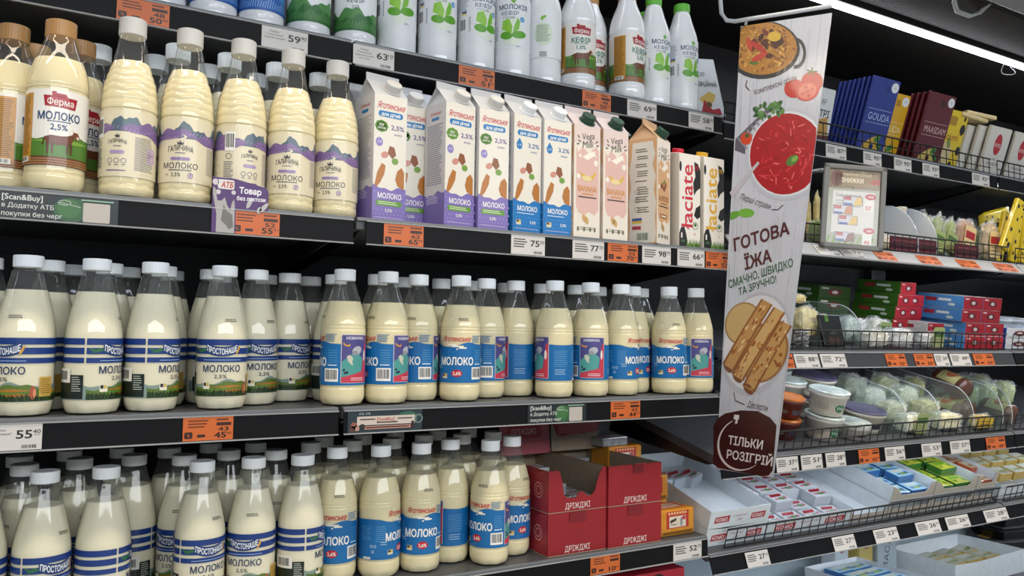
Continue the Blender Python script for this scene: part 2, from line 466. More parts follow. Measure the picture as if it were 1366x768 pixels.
def make_kind(key, name, H, R, cap_h, cap_r, prof, fill, rfun, capm, labels, milk=M_milk, opaque=None, seg=48, dates=None):
    """prof: outline up to the cap; fill: milk level; labels: list of (part name, mesh)"""
    body = lathe(prof, seg, rfun, cap_top=False)
    bme = bpy.data.meshes.new('bottle_' + key); body.normal_update(); body.to_mesh(bme); body.free()
    for p in bme.polygons: p.use_smooth = True
    bme.materials.append(opaque or M_pet)
    mm = None
    if not opaque:
        pr = [(z + (0.0012 if z < 0.002 else 0), max(0.002, r - 0.0009)) for z, r in prof if z < fill]
        # close the level
        for (z0, r0), (z1, r1) in zip(prof[:-1], prof[1:]):
            if z0 <= fill <= z1: rf = r0 + (r1 - r0) * (fill - z0) / max(1e-9, z1 - z0)
        pr.append((fill, rf - 0.0009))
        b2 = lathe(pr, seg, rfun); mm = bpy.data.meshes.new('milk_' + key); b2.normal_update(); b2.to_mesh(mm); b2.free()
        for p in mm.polygons: p.use_smooth = len(p.vertices) == 4
        mm.materials.append(milk)
    cm = cap_mesh(cap_r, cap_h); cm.materials.append(capm)
    for p in cm.polygons: p.use_smooth = False
    KINDS[key] = dict(name=name, H=H, R=R, cap_z=H - cap_h, body=bme, milk=mm, cap=cm, labels=labels)
def bottle(key, x, y, z, th, label, group, rz=None, lean=(0, 0)):
    """th: the label angle (degrees) that faces the camera"""
    k = KINDS[key]
    r = rz if rz is not None else -math.atan2(x, y) - math.radians(th)
    t = thing(k['name'], label, 'bottle', (x, y, z + 0.0004), group=group, rot=(lean[0], lean[1], r))
    t.scale = (0.972, 0.972, 1)
    obj('bottle_body', k['body'], None, t)
    if k['milk']: obj('milk', k['milk'], None, t)
    obj('cap', k['cap'], None, t, (0, 0, k['cap_z']))
    first = None
    for n, me in k['labels']:
        o = obj(n, me, None, t if first is None else first)
        if n == 'label_print': first = o
    return t
def wave(R, n=80): return [(-math.pi * R + 2 * math.pi * R * i / n) for i in range(n + 1)]
def u_(R, deg): return R * math.radians(deg)
DU = 0.0062
# ---- Яготинське: blue wave label
RY = 0.0427
pY = [(0, .030), (.0012, .036), (.005, .0395), (.011, .0420), (.018, RY), (.030, RY), (.036, RY), (.045, RY), (.09, RY), (.132, RY), (.1385, RY), (.144, RY), (.150, .0422), (.158, .0410), (.168, .0388), (.180, .0355), (.192, .0318), (.204, .0277), (.214, .0240), (.222, .0212), (.228, .0190), (.2305, .0178), (.2345, .0178)]
prY = smooth_prof(pY, 4)
def rfY(th, z, r):
    r = groove(z, (.0335, .140, .1455), r, .0010, .0018)
    if z > .15: r -= 0.0007 * (0.5 + 0.5 * math.cos(12 * th)) * min(1, (z - .15) / .02) * max(0, min(1, (.222 - z) / .02))
    return foot(th, z, r, 4)
P = Print(); R = RY
top = .1135
pts = [(u, .0375) for u in (-math.pi * R, math.pi * R)]
us = wave(R, 72); up = []
for u in reversed(us):
    d = math.degrees(u / R); y = top
    if -60 < d < 60: y += 0.006 * math.sin((d + 60) / 120 * math.pi * 2) * -0.6 - 0.004 * math.exp(-((d - 5) / 25) ** 2)
    up.append((u, y + 0.001 * math.sin(3 * u / R)))
P.poly([(-math.pi * R, .0375), (math.pi * R, .0375)] + up, '0f69a8', 0)
lo = -math.pi * R
P.text('Яготинське', u_(R, 0), .1240, .0105, 'c4142b', 2, wd=.060, bold=.012, shear=.28)
for a, b, y in ((-25, 2, .1105), (-12, 22, .1075), (8, 30, .1045)): P.rrect(u_(R, a), y, u_(R, b), y + .0030, .0014, 'efe9d9', 2)
P.ell(u_(R, 4), .1035, .0018, .0016, 'efe9d9', 2)
P.text('МОЛОКО', u_(R, 2), .0800, .0148, 'f4f1e8', 2, wd=.072, bold=.028)
P.ell(u_(R, 4), .0560, .0112, .0072, 'c0132a', 2); P.text('2,6%', u_(R, 4), .0560, .0068, 'f6efe6', 3, wd=.0165, bold=.02)
P.rect(u_(R, -40), .0460, u_(R, -24), .0555, 'd8cfae', 2); P.rect(u_(R, -39), .0505, u_(R, -32), .055, '3b3b3b', 3); P.rect(u_(R, -32), .0505, u_(R, -25), .055, 'c9a94a', 3)
P.lines(u_(R, 46), u_(R, 80), .129, .0030, 5, '2a73a8', 2)
P.lines(u_(R, 56), u_(R, 86), .1005, .0044, 6, '6fb1da', 2, t=.0007); P.lines(u_(R, 56), u_(R, 82), .073, .004, 1, 'cfe3f0', 2, t=.002)
P.barcode(u_(R, 46), .0440, u_(R, 84), .0680, n=13)
P.rrect(u_(R, 90), .0415, u_(R, 168), .1300, .002, 'd9cfd0', 1); P.rrect(u_(R, 91.5), .0425, u_(R, 166.5), .1290, .002, '4c4a86', 2)
P.text('НОВИНКА', u_(R, 127), .1235, .0052, 'efeaf2', 4, wd=.036, bold=.015)
P.poly(((u_(R, 91.5), .0500), (u_(R, 145), .0500), (u_(R, 152), .085), (u_(R, 128), .1000), (u_(R, 91.5), .0800)), '4d9a94', 3)
P.poly(((u_(R, 91.5), .0425), (u_(R, 166.5), .0425), (u_(R, 166.5), .118), (u_(R, 158), .112), (u_(R, 150), .063), (u_(R, 91.5), .052)), 'c33a4e', 4)
P.ell(u_(R, 104), .1120, .0070, .0035, 'dc9a35', 3, rot=-.3); P.ell(u_(R, 104), .1140, .0052, .0028, '4c4a86', 4, rot=-.3)
P.ell(u_(R, 132), .1010, .0105, .0075, 'b5b7bd', 4, rot=.3); P.ell(u_(R, 126), .0960, .0065, .0045, '8f939c', 5)
P.poly(((u_(R, 104), .090), (u_(R, 112), .093), (u_(R, 121), .087), (u_(R, 118), .080), (u_(R, 121), .074), (u_(R, 116), .075), (u_(R, 108), .081)), 'c9c8b4', 5)
for a, b in ((98, .0655), (106, .0610), (101, .0600)): P.ell(u_(R, a), b, .0022, .0022, '20233a', 5)
P.ell(u_(R, 158), .092, .003, .010, 'e9d9d2', 5); P.lines(u_(R, 116), u_(R, 160), .0500, .0035, 2, 'efd6d6', 5, t=.0012)
P.lines(u_(R, -72), u_(R, -45), .1000, .0040, 8, '7db8dd', 2, t=.0006); P.lines(u_(R, -115), u_(R, -82), .1005, .0040, 7, '7db8dd', 2, t=.0006)
for a, b in ((-84, .063), (-74, .063), (-80, .053)): P.ring(u_(R, a), b, .0028, .0007, 'cfe3f0', 2, n=12)
P.lines(u_(R, -60), u_(R, -40), .070, .004, 2, 'cfe3f0', 2, t=.0008)
P.lines(u_(R, -176), u_(R, -130), .1000, .0040, 9, '7db8dd', 2, t=.0006); P.lines(u_(R, -174), u_(R, -136), .0600, .0045, 3, 'b9d6ea', 2, t=.0010); P.rect(u_(R, -108), .0385, u_(R, -86), .0430, 'd9d6cc', 2)
lblY = P.mesh(cylmap(R), DU, 0, 0.35, 0.25, 'label_blue_wave')
Pd = Print(); Pd.lines(-.009, .009, .176, .0026, 2, '3a3833', 0, t=.0013, jit=.1)
def dateprint(R, prof, z0, cols='3a3833', ang=25):
    q = Print(); rn = random.Random(5)
    for rw in range(2):
        x = R * math.radians(ang) - .010
        while x < R * math.radians(ang) + .010:
            wv = .0007 + .0012 * rn.random(); q.rect(x, z0 - rw * .003, x + wv, z0 - rw * .003 + .0018, cols); x += wv + .0008
    return q.mesh(profmap(R, prof, .0005), .004, .0015, .5, 0, 'date_print')
make_kind('Y', 'milk_bottle', .2515, RY, .0215, .0203, prY, .1915, rfY, M_capw, [('label_print', lblY), ('date_print', dateprint(RY, prY, .163, ang=20))])
# ---- Простонаше: three blue stripes
RP = 0.0437
pP = [(0, .030), (.001, .036), (.004, .0392), (.010, .0418), (.017, .0432), (.022, RP), (.03, RP), (.07, RP), (.112, RP), (.120, .0435), (.130, .0428), (.145, .0405), (.160, .0375), (.175, .0340), (.190, .0303), (.205, .0265), (.216, .0236), (.222, .0218), (.2255, .0192), (.229, .0188)]
prP = smooth_prof(pP, 4)
def rfP(th, z, r):
    if z > .13: r -= .0006 * (.5 + .5 * math.cos(10 * th)) * min(1, (z - .13) / .05) * max(0, min(1, (.222 - z) / .01))
    return foot(th, z, r, 4, .018)
def groove_z(z): return z
R = RP; P = Print()
seam0, seam1 = u_(R, -68), u_(R, -72)
for z0, h0 in ((.1092, .0100), (.0945, .0100), (.0808, .0082)):
    P.rect(u_(R, -180), z0, seam1, z0 + h0, '18387c', 0); P.rect(seam0, z0, u_(R, 180), z0 + h0, '18387c', 0)
# banner
bt = []
for s_, off in ((1, .0080), (-1, -.0080)):
    rg = [(-36 + 6 * k) for k in range(13)]
    for d in (rg if s_ == 1 else reversed(rg)): bt.append((u_(R, d), .0985 + off + .0065 * (d / 36) ** 2))
P.poly(bt, '17356f', 1)
P.text('ПРОСТОНАШЕ', 0, .1017, .0098, 'eef2f4', 2, wd=.051, bold=.02, arc=.0063)
P.lines(u_(R, -42), u_(R, 44), .0838, .003, 1, '8fa8cf', 1, t=.0012, jit=0)
P.text('МОЛОКО', u_(R, 0), .0700, .0112, '21345f', 2, wd=.066, bold=.016)
P.text('2,5%', u_(R, -2), .0570, .0064, '2c3550', 2, wd=.0210, bold=.006)
for d, a in ((-48, .5), (-54, -.4), (-44, .1), (36, 1.1)):
    P.ell(u_(R, d), .1005, .008, .0020, '2f6a45' if d < 0 else 'c99a3e', 2, rot=a)
hz = [(u, .0470 + .004 * math.sin(u / R * 3 + .5) + .002 * math.sin(u / R * 7)) for u in wave(R, 60) if u_(R, -168) <= u <= u_(R, 168)]
P.poly([(hz[0][0], .0235), (hz[-1][0], .0235)] + list(reversed(hz)), '82968e', 0)
hz2 = [(u, .0435 + .005 * math.cos(u / R * 2 - 1) + .0015 * math.sin(u / R * 9)) for u in wave(R, 60) if u_(R, -66) <= u <= u_(R, 168)]
P.poly([(hz2[0][0], .0235), (hz2[-1][0], .0235)] + list(reversed(hz2)), '5c7430', 1)
for d0, d1, y, hh, c in ((-28, 62, .0385, .0040, 'a87428'), (-40, 50, .0345, .003, '5d8a2c'), (-20, 72, .0315, .0042, 'a06420'), (70, 130, .036, .006, 'b98a35'), (110, 165, .033, .005, '6d9233')):
    P.poly(((u_(R, d0), y), (u_(R, (d0 + d1) / 2), y - .001), (u_(R, d1), y + .0015), (u_(R, (d0 + d1) / 2), y + hh)), c, 2)
rn = random.Random(11)
gp = [(u_(R, -66), .0235)] + [(u_(R, -66 + 234 * k / 60), .0290 + (.0035 if k % 2 else 0) + .003 * rn.random()) for k in range(61)] + [(u_(R, 168), .0235)]
P.poly([gp[0], gp[-1]] + list(reversed(gp[1:-1])), '1c3016', 3)
for k in range(34):
    d = -64 + 228 * k / 34; x = u_(R, d); a = rn.uniform(-.6, .6); P.poly(((x, .0245), (x + .0014, .0245), (x + .006 * a, .036 + .005 * rn.random())), rn.choice(('2f5320', '44692f', '182c12')), 4)
P.rect(u_(R, -41), .0355, u_(R, -25), .0475, 'e9e4d2', 4); P.rect(u_(R, -39.5), .0405, u_(R, -33.5), .0462, '2a2a2a', 5); P.rect(u_(R, -32.5), .0405, u_(R, -26.5), .0462, 'c7b25a', 5)
P.ell(u_(R, 58), .0365, .0045, .0100, 'a9563a', 4); P.ell(u_(R, 61), .0360, .0022, .0065, 'd98c70', 5)
P.rect(u_(R, 70), .030, u_(R, 100), .060, 'cda64e', 4); P.lines(u_(R, 72), u_(R, 98), .056, .003, 8, '6b5326', 5, t=.001)
P.rect(u_(R, -150), .0250, u_(R, -72), .062, '17231d', 4); P.rect(u_(R, -150), .0500, u_(R, -100), .0720, 'e6e4da', 5); P.barcode(u_(R, -146), .051, u_(R, -104), .070, bg=None, l=5)
P.lines(u_(R, -96), u_(R, -76), .058, .0035, 7, 'c9cfc4', 5, t=.001)
lblP = P.mesh(cylmap(R), DU, 0, 0.35, 0.25, 'label_blue_stripes')
make_kind('P', 'milk_bottle', .2465, RP, .0185, .0217, prP, .193, rfP, M_capw, [('label_print', lblP), ('date_print', dateprint(RP, prP, .152, ang=18))], milk=M_milk_pale)
# ---- Галичина: purple hills
RG = 0.0432
pG = [(0, .031), (.001, .0365), (.005, .0405), (.012, .0425), (.024, .0424), (.030, .0424), (.07, .0424), (.10, .0424), (.137, .0424), (.141, .0432), (.148, .0432), (.160, .0426), (.168, .0418), (.180, .0404), (.192, .0381), (.206, .0336), (.2205, .0287), (.232, .0257), (.245, .0234), (.255, .0216), (.262, .0200), (.268, .0200)]
prG = smooth_prof(pG, 6)
def rfG(th, z, r):
    wz = z + .0022 * math.cos(6 * th)
    if .158 < z < .215:
        for a in (.168, .180, .192, .203): r -= .0013 * math.exp(-((wz - a) / .0024) ** 2)
    if z < .028:
        r -= .0013 * math.exp(-((z - .0195 + .0022 * math.cos(10 * th)) / .0022) ** 2)
    r -= .001 * math.exp(-((z - .1535) / .002) ** 2)
    if z > .207: r -= .0009 * (.5 + .5 * math.cos(10 * th)) * min(1, (z - .207) / .012) * max(0, min(1, (.256 - z) / .01))
    return foot(th, z, r, 5, .016)
def label_galychyna(kefir=None):
    R = .0424; P = Print()
    bgc = 'e0d6b8' if not kefir else 'e8ebee'
    P.rect(u_(R, -180), .031, u_(R, 180), .136, bgc, 0)
    if not kefir:
        mt = [(u, .119 + .007 * math.sin(u / R * 4 + 1) + .004 * math.sin(u / R * 9 + .4) + .0015 * math.sin(u / R * 23)) for u in wave(R, 96)]
        P.poly([(mt[0][0], .102), (mt[-1][0], .102)] + list(reversed(mt)), '566a76', 1)
        m2 = [(u, .113 + .005 * math.sin(u / R * 3 + 2.2) + .003 * math.sin(u / R * 8)) for u in wave(R, 96)]
        lo_ = [(u, .0985 + .0055 * math.cos(u / R * 2.0) + .002 * math.sin(u / R * 5)) for u in wave(R, 96)]
        P.poly(lo_ + list(reversed(m2)), '7d6494', 2)
        for k in range(44):
            d = -176 + 8 * k; y = .108 + .004 * math.sin(math.radians(d) * 3)
            P.line(((u_(R, d), y - .004), (u_(R, d + 5), y + .0005)), .0008, 'b49ec4', 3)
            if k % 3 == 0: P.line(((u_(R, d), y), (u_(R, d + 18), y + .0012)), .0007, '6d5688', 3)
        P.poly(((u_(R, -8), .0975), (u_(R, 4), .0985), (u_(R, 14), .105), (u_(R, 4), .1095), (u_(R, 8), .1045), (u_(R, -2), .1015)), bgc, 4)
    else:
        c1, c2, c3 = kefir
        P.rect(u_(R, -180), .031, u_(R, 180), .058, c1, 1)
        m2 = [(u, .070 + .007 * math.sin(u / R * 4 + 2.2) + .004 * math.sin(u / R * 9)) for u in wave(R, 96)]
        P.poly([(m2[0][0], .050), (m2[-1][0], .050)] + list(reversed(m2)), c2, 2)
        m3 = [(u, .058 + .006 * math.sin(u / R * 3 + .2) + .003 * math.sin(u / R * 11)) for u in wave(R, 96)]
        P.poly([(m3[0][0], .033), (m3[-1][0], .033)] + list(reversed(m3)), c1, 3)
        for k in range(60):
            d = -178 + 6 * k; P.line(((u_(R, d), .036), (u_(R, d + 4), .050 + .004 * math.sin(k))), .0011, c3, 4)
    for d0, big in ((0, 1.0), (170, .72)):
        x = u_(R, d0) if d0 < 180 else u_(R, 170)
        y = .087 if not kefir else .112
        P.poly(((x - .0042 * big, y + .0050), (x - .0055 * big, y + .0100), (x - .0022 * big, y + .0072), (x, y + .0115), (x + .0022 * big, y + .0072), (x + .0055 * big, y + .0100), (x + .0042 * big, y + .0050)), '2e2838', 4)
        P.text('ГАЛИЧИНА', x, y - .0015, .0088 * big, '2a2530', 4, wd=.040 * big, bold=.008, arc=-.003)
        P.lines(x - .008 * big, x + .008 * big, y - .0090, .002, 1, '6a6370', 4, t=.0011, jit=0)
        if not kefir:
            P.rrect(x - .0155 * big, .0665, x + .0155 * big, .0718, .0025, 'a893bd', 4)
            if big == 1.0:
                P.text('БЕЗЛАКТОЗНЕ', x, .0692, .0026, '4a3a66', 5, wd=.026)
                P.text('МОЛОКО', x, .0580, .0092, '27232c', 4, wd=.056, bold=.0)
                P.lines(x - .018, x + .018, .0500, .002, 1, '5a5560', 4, t=.0013, jit=0)
                P.text('2,5%', x - .006, .0435, .0062, '3a353f', 4, wd=.0150)
                P.ring(x + .0165, .0425, .0046, .001, '8d74a5', 4, n=14); P.ell(x + .0165, .0425, .0022, .0028, 'a893bd', 4)
                P.text('0%', x - .021, .0435, .0035, '9a6d52', 4)
            else:
                for k in (-1, 0, 1): P.ring(x + k * .0105, .0555, .0042, .0009, '7a7085', 4, n=10); P.lines(x + k * .0105 - .003, x + k * .0105 + .003, .0485, .002, 1, '6b6275', 4, t=.001)
                P.lines(x - .016, x + .014, .0395, .002, 1, '6d5688', 4, t=.0014, jit=0)
        else:
            P.text('КЕФІР', x, .090, .0085, '22303a', 4, wd=.034, bold=.0); P.text('2,5%', x, .0785, .0058, '22303a', 4)
    if not kefir:
        P.lines(u_(R, 205 - 360), u_(R, 252 - 360), .0935, .0027, 20, '7a7480', 3, t=.0009); P.rect(u_(R, 232 - 360), .055, u_(R, 258 - 360), .080, 'd9c9d9', 2); P.lines(u_(R, 234 - 360), u_(R, 256 - 360), .0775, .0032, 7, '9a5a8a', 3, t=.001)
        P.barcode(u_(R, 112), .0930, u_(R, 136), .1250, l=4, n=12); P.ring(u_(R, 122), .084, .005, .0008, '3a353f', 4, n=14)
        P.lines(u_(R, 110), u_(R, 134), .074, .0028, 11, '6a6370', 3, t=.001); P.lines(u_(R, 60), u_(R, 92), .090, .003, 15, '7a7480', 3, t=.0009)
    return P.mesh(cylmap(R, .0006), DU, 0, 0.4, 0.15, 'label_hills')
lblG = label_galychyna()
make_kind('G', 'milk_bottle', .293, RG, .0275, .0213, prG, .2205, rfG, M_capg, [('label_print', lblG)])
make_kind('W', 'milk_bottle', .293, RG, .0275, .0213, prG, .2180, rfG, M_capw, [('label_print', lblG)], milk=M_milk_pale)
KINDS['K'] = dict(KINDS['G'], name='kefir_bottle', milk=None, labels=[('label_print', label_galychyna(('2f6b35', '4f8a4a', '6fa35c')))])
KINDS['K']['body'] = KINDS['G']['body'].copy(); KINDS['K']['body'].materials[0] = M_white
KINDS['B'] = dict(KINDS['K'], labels=[('label_print', label_galychyna(('2d5fae', '3f86c9', '8fc0e6')))])
# ---- Ферма: red crest, cow on a meadow
RF = 0.0437
pF = [(0, .032), (.001, .0375), (.004, .0405), (.012, .0430), (.022, RF), (.030, .0436), (.034, .0430), (.09, .0430), (.152, .0430), (.157, .0436), (.165, RF), (.175, .0428), (.188, .0405), (.200, .0370), (.212, .0325), (.222, .0282), (.231, .0246), (.238, .0226), (.2425, .0212), (.246, .0210)]
prF = smooth_prof(pF, 4)
def rfF(th, z, r): return foot(th, groove(z, (.026, .160), r, .0009, .002), r and z and 5 or 5, .016) if False else foot(th, z, groove(z, (.026, .160), r, .0009, .002), 5, .016)
def cow(P, x, y, s, l):
    """brown cow in side view, head to the right"""
    q0 = len(P.it)
    P.poly([(x + a * s, y + b * s) for a, b in ((-.50, .12), (-.46, .30), (-.30, .36), (0, .34), (.22, .38), (.34, .46), (.44, .40), (.40, .22), (.34, .06), (.20, -.02), (-.10, -.04), (-.34, .00))], '6b3a22', l)
    for a in (-.44, -.30, .16, .28): P.poly([(x + (a + q) * s, y + r * s) for q, r in ((0, .06), (.10, .06), (.08, -.42), (.02, -.42))], '5a2f1c', l)
    P.poly([(x + a * s, y + b * s) for a, b in ((.36, .46), (.42, .60), (.56, .58), (.64, .42), (.60, .30), (.52, .28), (.44, .36))], '7a4529', l + 1)
    P.poly([(x + a * s, y + b * s) for a, b in ((.50, .40), (.58, .44), (.62, .34), (.56, .30))], 'ead9c8', l + 2)
    P.line([(x + .42 * s, y + .58 * s), (x + .36 * s, y + .70 * s)], .035 * s, 'e8dcc0', l + 1); P.line([(x + .56 * s, y + .56 * s), (x + .64 * s, y + .68 * s)], .035 * s, 'e8dcc0', l + 1)
    P.line([(x - .48 * s, y + .28 * s), (x - .56 * s, y - .06 * s)], .04 * s, '4a2616', l + 1)
    P.it[q0:] = [([(x + (a - x) * 1.22, b) for a, b in i[0]],) + i[1:] for i in P.it[q0:]]
def label_ferma(kind):
    R = .0430; P = Print(); kef = kind != 'milk'; ink = '1f3f6e' if not kef else '1f7a6a'
    P.rect(u_(R, -180), .037, u_(R, 180), .152, 'e9e6df', 0)
    gr = [(u, .0800 + .003 * math.sin(u / R * 2) + .001 * math.sin(u / R * 11)) for u in wave(R, 72)]
    P.poly([(gr[0][0], .044), (gr[-1][0], .044)] + list(reversed(gr)), '4f7d2c', 1)
    P.poly([(u_(R, -60), .0735), (u_(R, 20), .070), (u_(R, 80), .076), (u_(R, 20), .077)], '7fa53f', 2)
    P.rect(u_(R, -180), .037, u_(R, 180), .0505, '5f3d24', 2)
    for k in range(60):
        d = -180 + 6 * k
        for r_ in range(3): P.ell(u_(R, d + (3 if r_ % 2 else 0)), .0392 + r_ * .0036, .0024, .0013, 'a9764a', 3, n=8)
    P.rect(u_(R, -92), .042, u_(R, -52), .146, 'c08a34', 3); P.lines(u_(R, -89), u_(R, -55), .141, .0030, 30, '7a5416', 4, t=.0012); P.barcode(u_(R, -88), .042, u_(R, -58), .050, l=4, n=10)
    for d0 in (0, 178):
        x = u_(R, d0) if d0 == 0 else u_(R, 130)
        P.poly(((x - .0225, .1425), (x + .0245, .1410), (x + .0215, .1240), (x - .0200, .1265)), 'a3172a', 3)
        P.poly(((x - .011, .1415), (x - .011, .149), (x - .005, .149), (x - .005, .1465), (x + .008, .146), (x + .011, .1405)), 'a3172a', 3)
        P.text('Ферма', x + .001, .1335, .0100, 'f3ece4', 4, wd=.036, bold=.008, rot=-.03)
        P.text('МОЛОКО' if not kef else 'КЕФІР', x, .1120, .0118, ink, 3, wd=.060 if not kef else .046, bold=.022)
        P.lines(x - .016, x + .016, .1030, .003, 1, ink, 3, t=.0012, jit=0)
        P.text({'milk': '2,5%', 'k1': '1,0%', 'k2': '2,5%'}[kind], x, .0955, .0092, ink, 3, bold=.018)
        cow(P, x + .003, .0695, .036, 3)
    return P.mesh(cylmap(R, .0009), DU, 0, 0.35, 0.2, 'label_farm')
make_kind('F', 'milk_bottle', .268, RF, .0255, .0225, prF, .205, rfF, M_capbr, [('label_print', label_ferma('milk'))])
KINDS['E'] = dict(KINDS['F'], name='kefir_bottle', milk=None, labels=[('label_print', label_ferma('k1'))])
KINDS['E']['body'] = KINDS['F']['body'].copy(); KINDS['E']['body'].materials[0] = M_white
KINDS['e'] = dict(KINDS['E'], labels=[('label_print', label_ferma('k2'))])
# ---- Молокія kefir: white bottle, green leaf
RM = 0.0415
pM = [(0, .033), (.001, .038), (.005, .0405), (.014, RM), (.02, RM), (.06, RM), (.12, RM), (.165, RM), (.176, .0410), (.190, .0385), (.205, .0340), (.220, .0290), (.235, .0245), (.246, .0215), (.2495, .0190), (.254, .0190)]
prM = smooth_prof(pM, 4)
def rfM(th, z, r):
    c = abs(((math.degrees(th) + 180) % 360) - 180)
    if c > 110 and .045 < z < .165: r -= .0012 * (0.5 + 0.5 * math.cos((z - .045) / .015 * 2 * math.pi))
    return r
R = RM; P = Print(); P.rect(u_(R, -180), .0585, u_(R, 180), .1745, 'e6e9ec', -1)
for x in (0,):
    for a in (0, 90, 180, 270):
        P.ell(x + .0030 * math.cos(math.radians(a)), .1655 + .0030 * math.sin(math.radians(a)), .0026, .0026, '6fb23a', 0, n=10)
    P.line(((x + .001, .1620), (x + .003, .1590)), .0012, '6fb23a', 0)
    P.text('МОЛОКІЯ', x, .1525, .0108, '2b3c6b', 1, wd=.068, bold=.014)
    P.text('КЕФІР', x - .008, .1385, .0088, '2b3c6b', 1, wd=.040, bold=.004)
    P.text('ГУСТИЙ', x - .010, .1285, .0055, '4a5a80', 1, wd=.027)
    P.ell(x - .004, .098, .0250, .0330, 'dfe7d9', 0, n=28)
    P.poly(((x - .004, .092), (x - .026, .104), (x - .024, .122), (x - .010, .126), (x - .002, .110)), '8cc63f', 1)
    P.poly(((x - .001, .092), (x + .002, .110), (x + .010, .130), (x + .016, .120), (x + .013, .104)), '7ab83a', 1)
    P.ell(x + .014, .092, .0175, .0085, '5da32b', 1, rot=.12); P.ell(x - .016, .089, .0140, .0085, '5da32b', 1, rot=-.15)
    P.ell(x + .021, .126, .0060, .0060, '4c9bd0', 1); P.text('2,5', x + .021, .126, .0042, 'f2f5f7', 2)
    P.text('870 г', x + .012, .066, .0038, '4a5060', 1)
P.barcode(u_(R, -92), .080, u_(R, -66), .112, l=0, n=10, bg='f0f0f0'); P.lines(u_(R, -100), u_(R, -60), .160, .003, 12, '7d8694', 0, t=.0012); P.rect(u_(R, -84), .118, u_(R, -66), .122, 'd6c24a', 0); P.rect(u_(R, -84), .122, u_(R, -66), .126, '31418f', 0)
P.lines(u_(R, -58), u_(R, -52), .110, .004, 8, '5a6272', 0, t=.0018)
xb = u_(R, 165)
P.ell(xb, .150, .006, .003, '6fb23a', 0, rot=.5); P.ell(xb - .004, .147, .003, .005, '8cc63f', 0)
P.ell(xb, .112, .0215, .026, 'd5e3cc', 0, n=26); P.lines(xb - .017, xb + .017, .131, .0030, 13, '6b7f66', 1, t=.0011); P.lines(xb - .009, xb + .009, .070, .003, 4, '4a4a4a', 0, t=.0016)
lblM = P.mesh(cylmap(R, .0005), DU, .02, 0.35, 0.2, 'label_leaf')
make_kind('M', 'kefir_bottle', .2725, RM, .020, .0205, prM, .2, rfM, M_capgr, [('label_print', lblM)], opaque=M_white)
# ---------------------------------------------------------------- put the bottles on the shelves
B2 = [('F', -0.0658, 1.4654, -62), ('F', -0.0018, 1.405, -4), ('F', -0.0366, 1.5505, 20), ('F', 0.0283, 1.4877, -30), ('G', 0.0986, 1.4045, 192), ('G', 0.1856, 1.4045, 12), ('G', 0.2726, 1.4045, 148), ('G', 0.3595, 1.4088, 8), ('G', 0.4453, 1.4231, 12), ('W', 0.1782, 1.4912, 60), ('W', 0.2652, 1.4912, 100), ('W', 0.3521, 1.4955, 5), ('W', 0.4379, 1.51, 60), ('W', 0.0574, 1.5702, 30), ('W', 0.1516, 1.574, 80), ('W', 0.2439, 1.5755, 0), ('W', 0.3339, 1.5809, 120), ('F', -0.1408, 1.4195, 20), ('F', -0.1231, 1.5322, 60)]
B3 = [('P', -0.031, 1.448, 40), ('P', 0.0641, 1.4477, -55), ('P', 0.1518, 1.4556, -58), ('P', 0.2627, 1.4519, 0), ('P', -0.0885, 1.5354, 10), ('P', -0.0006, 1.5316, 70), ('P', 0.0873, 1.5338, 150), ('P', 0.1751, 1.5404, 40), ('P', 0.26, 1.5634, -112), ('P', 0.3294, 1.5092, -28), ('P', 0.4034, 1.5568, -45), ('P', 0.4882, 1.5331, -75), ('P', 0.1223, 1.6145, 0), ('P', 0.2021, 1.6517, 60), ('P', 0.2899, 1.6462, 90), ('P', 0.3777, 1.641, 0), ('P', 0.4649, 1.6286, 100), ('P', 0.0345, 1.6204, 33), ('P', -0.12, 1.45, 20), ('Y', 0.4777, 1.4467, 95), ('Y', 0.5638, 1.4467, 72), ('Y', 0.6429, 1.4811, 42), ('Y', 0.7217, 1.4467, 12), ('Y', 0.8045, 1.4917, 62), ('Y', 0.8885, 1.5103, 188), ('Y', 0.951, 1.449, 184), ('Y', 1.045, 1.447, 122), ('Y', 1.134, 1.4516, -62), ('Y', 1.2058, 1.499, -60), ('Y', 1.274, 1.4467, -6), ('Y', 1.36, 1.4468, 106), ('Y', 0.5752, 1.5341, 20), ('Y', 0.6478, 1.5802, 160), ('Y', 0.7325, 1.5652, 70), ('Y', 0.817, 1.5808, 0), ('Y', 0.912, 1.5983, 5), ('Y', 0.9898, 1.5616, 60), ('Y', 1.0748, 1.5483, 10), ('Y', 1.1579, 1.5705, 80), ('Y', 1.2741, 1.5512, 130), ('Y', 1.36, 1.5462, 20)]
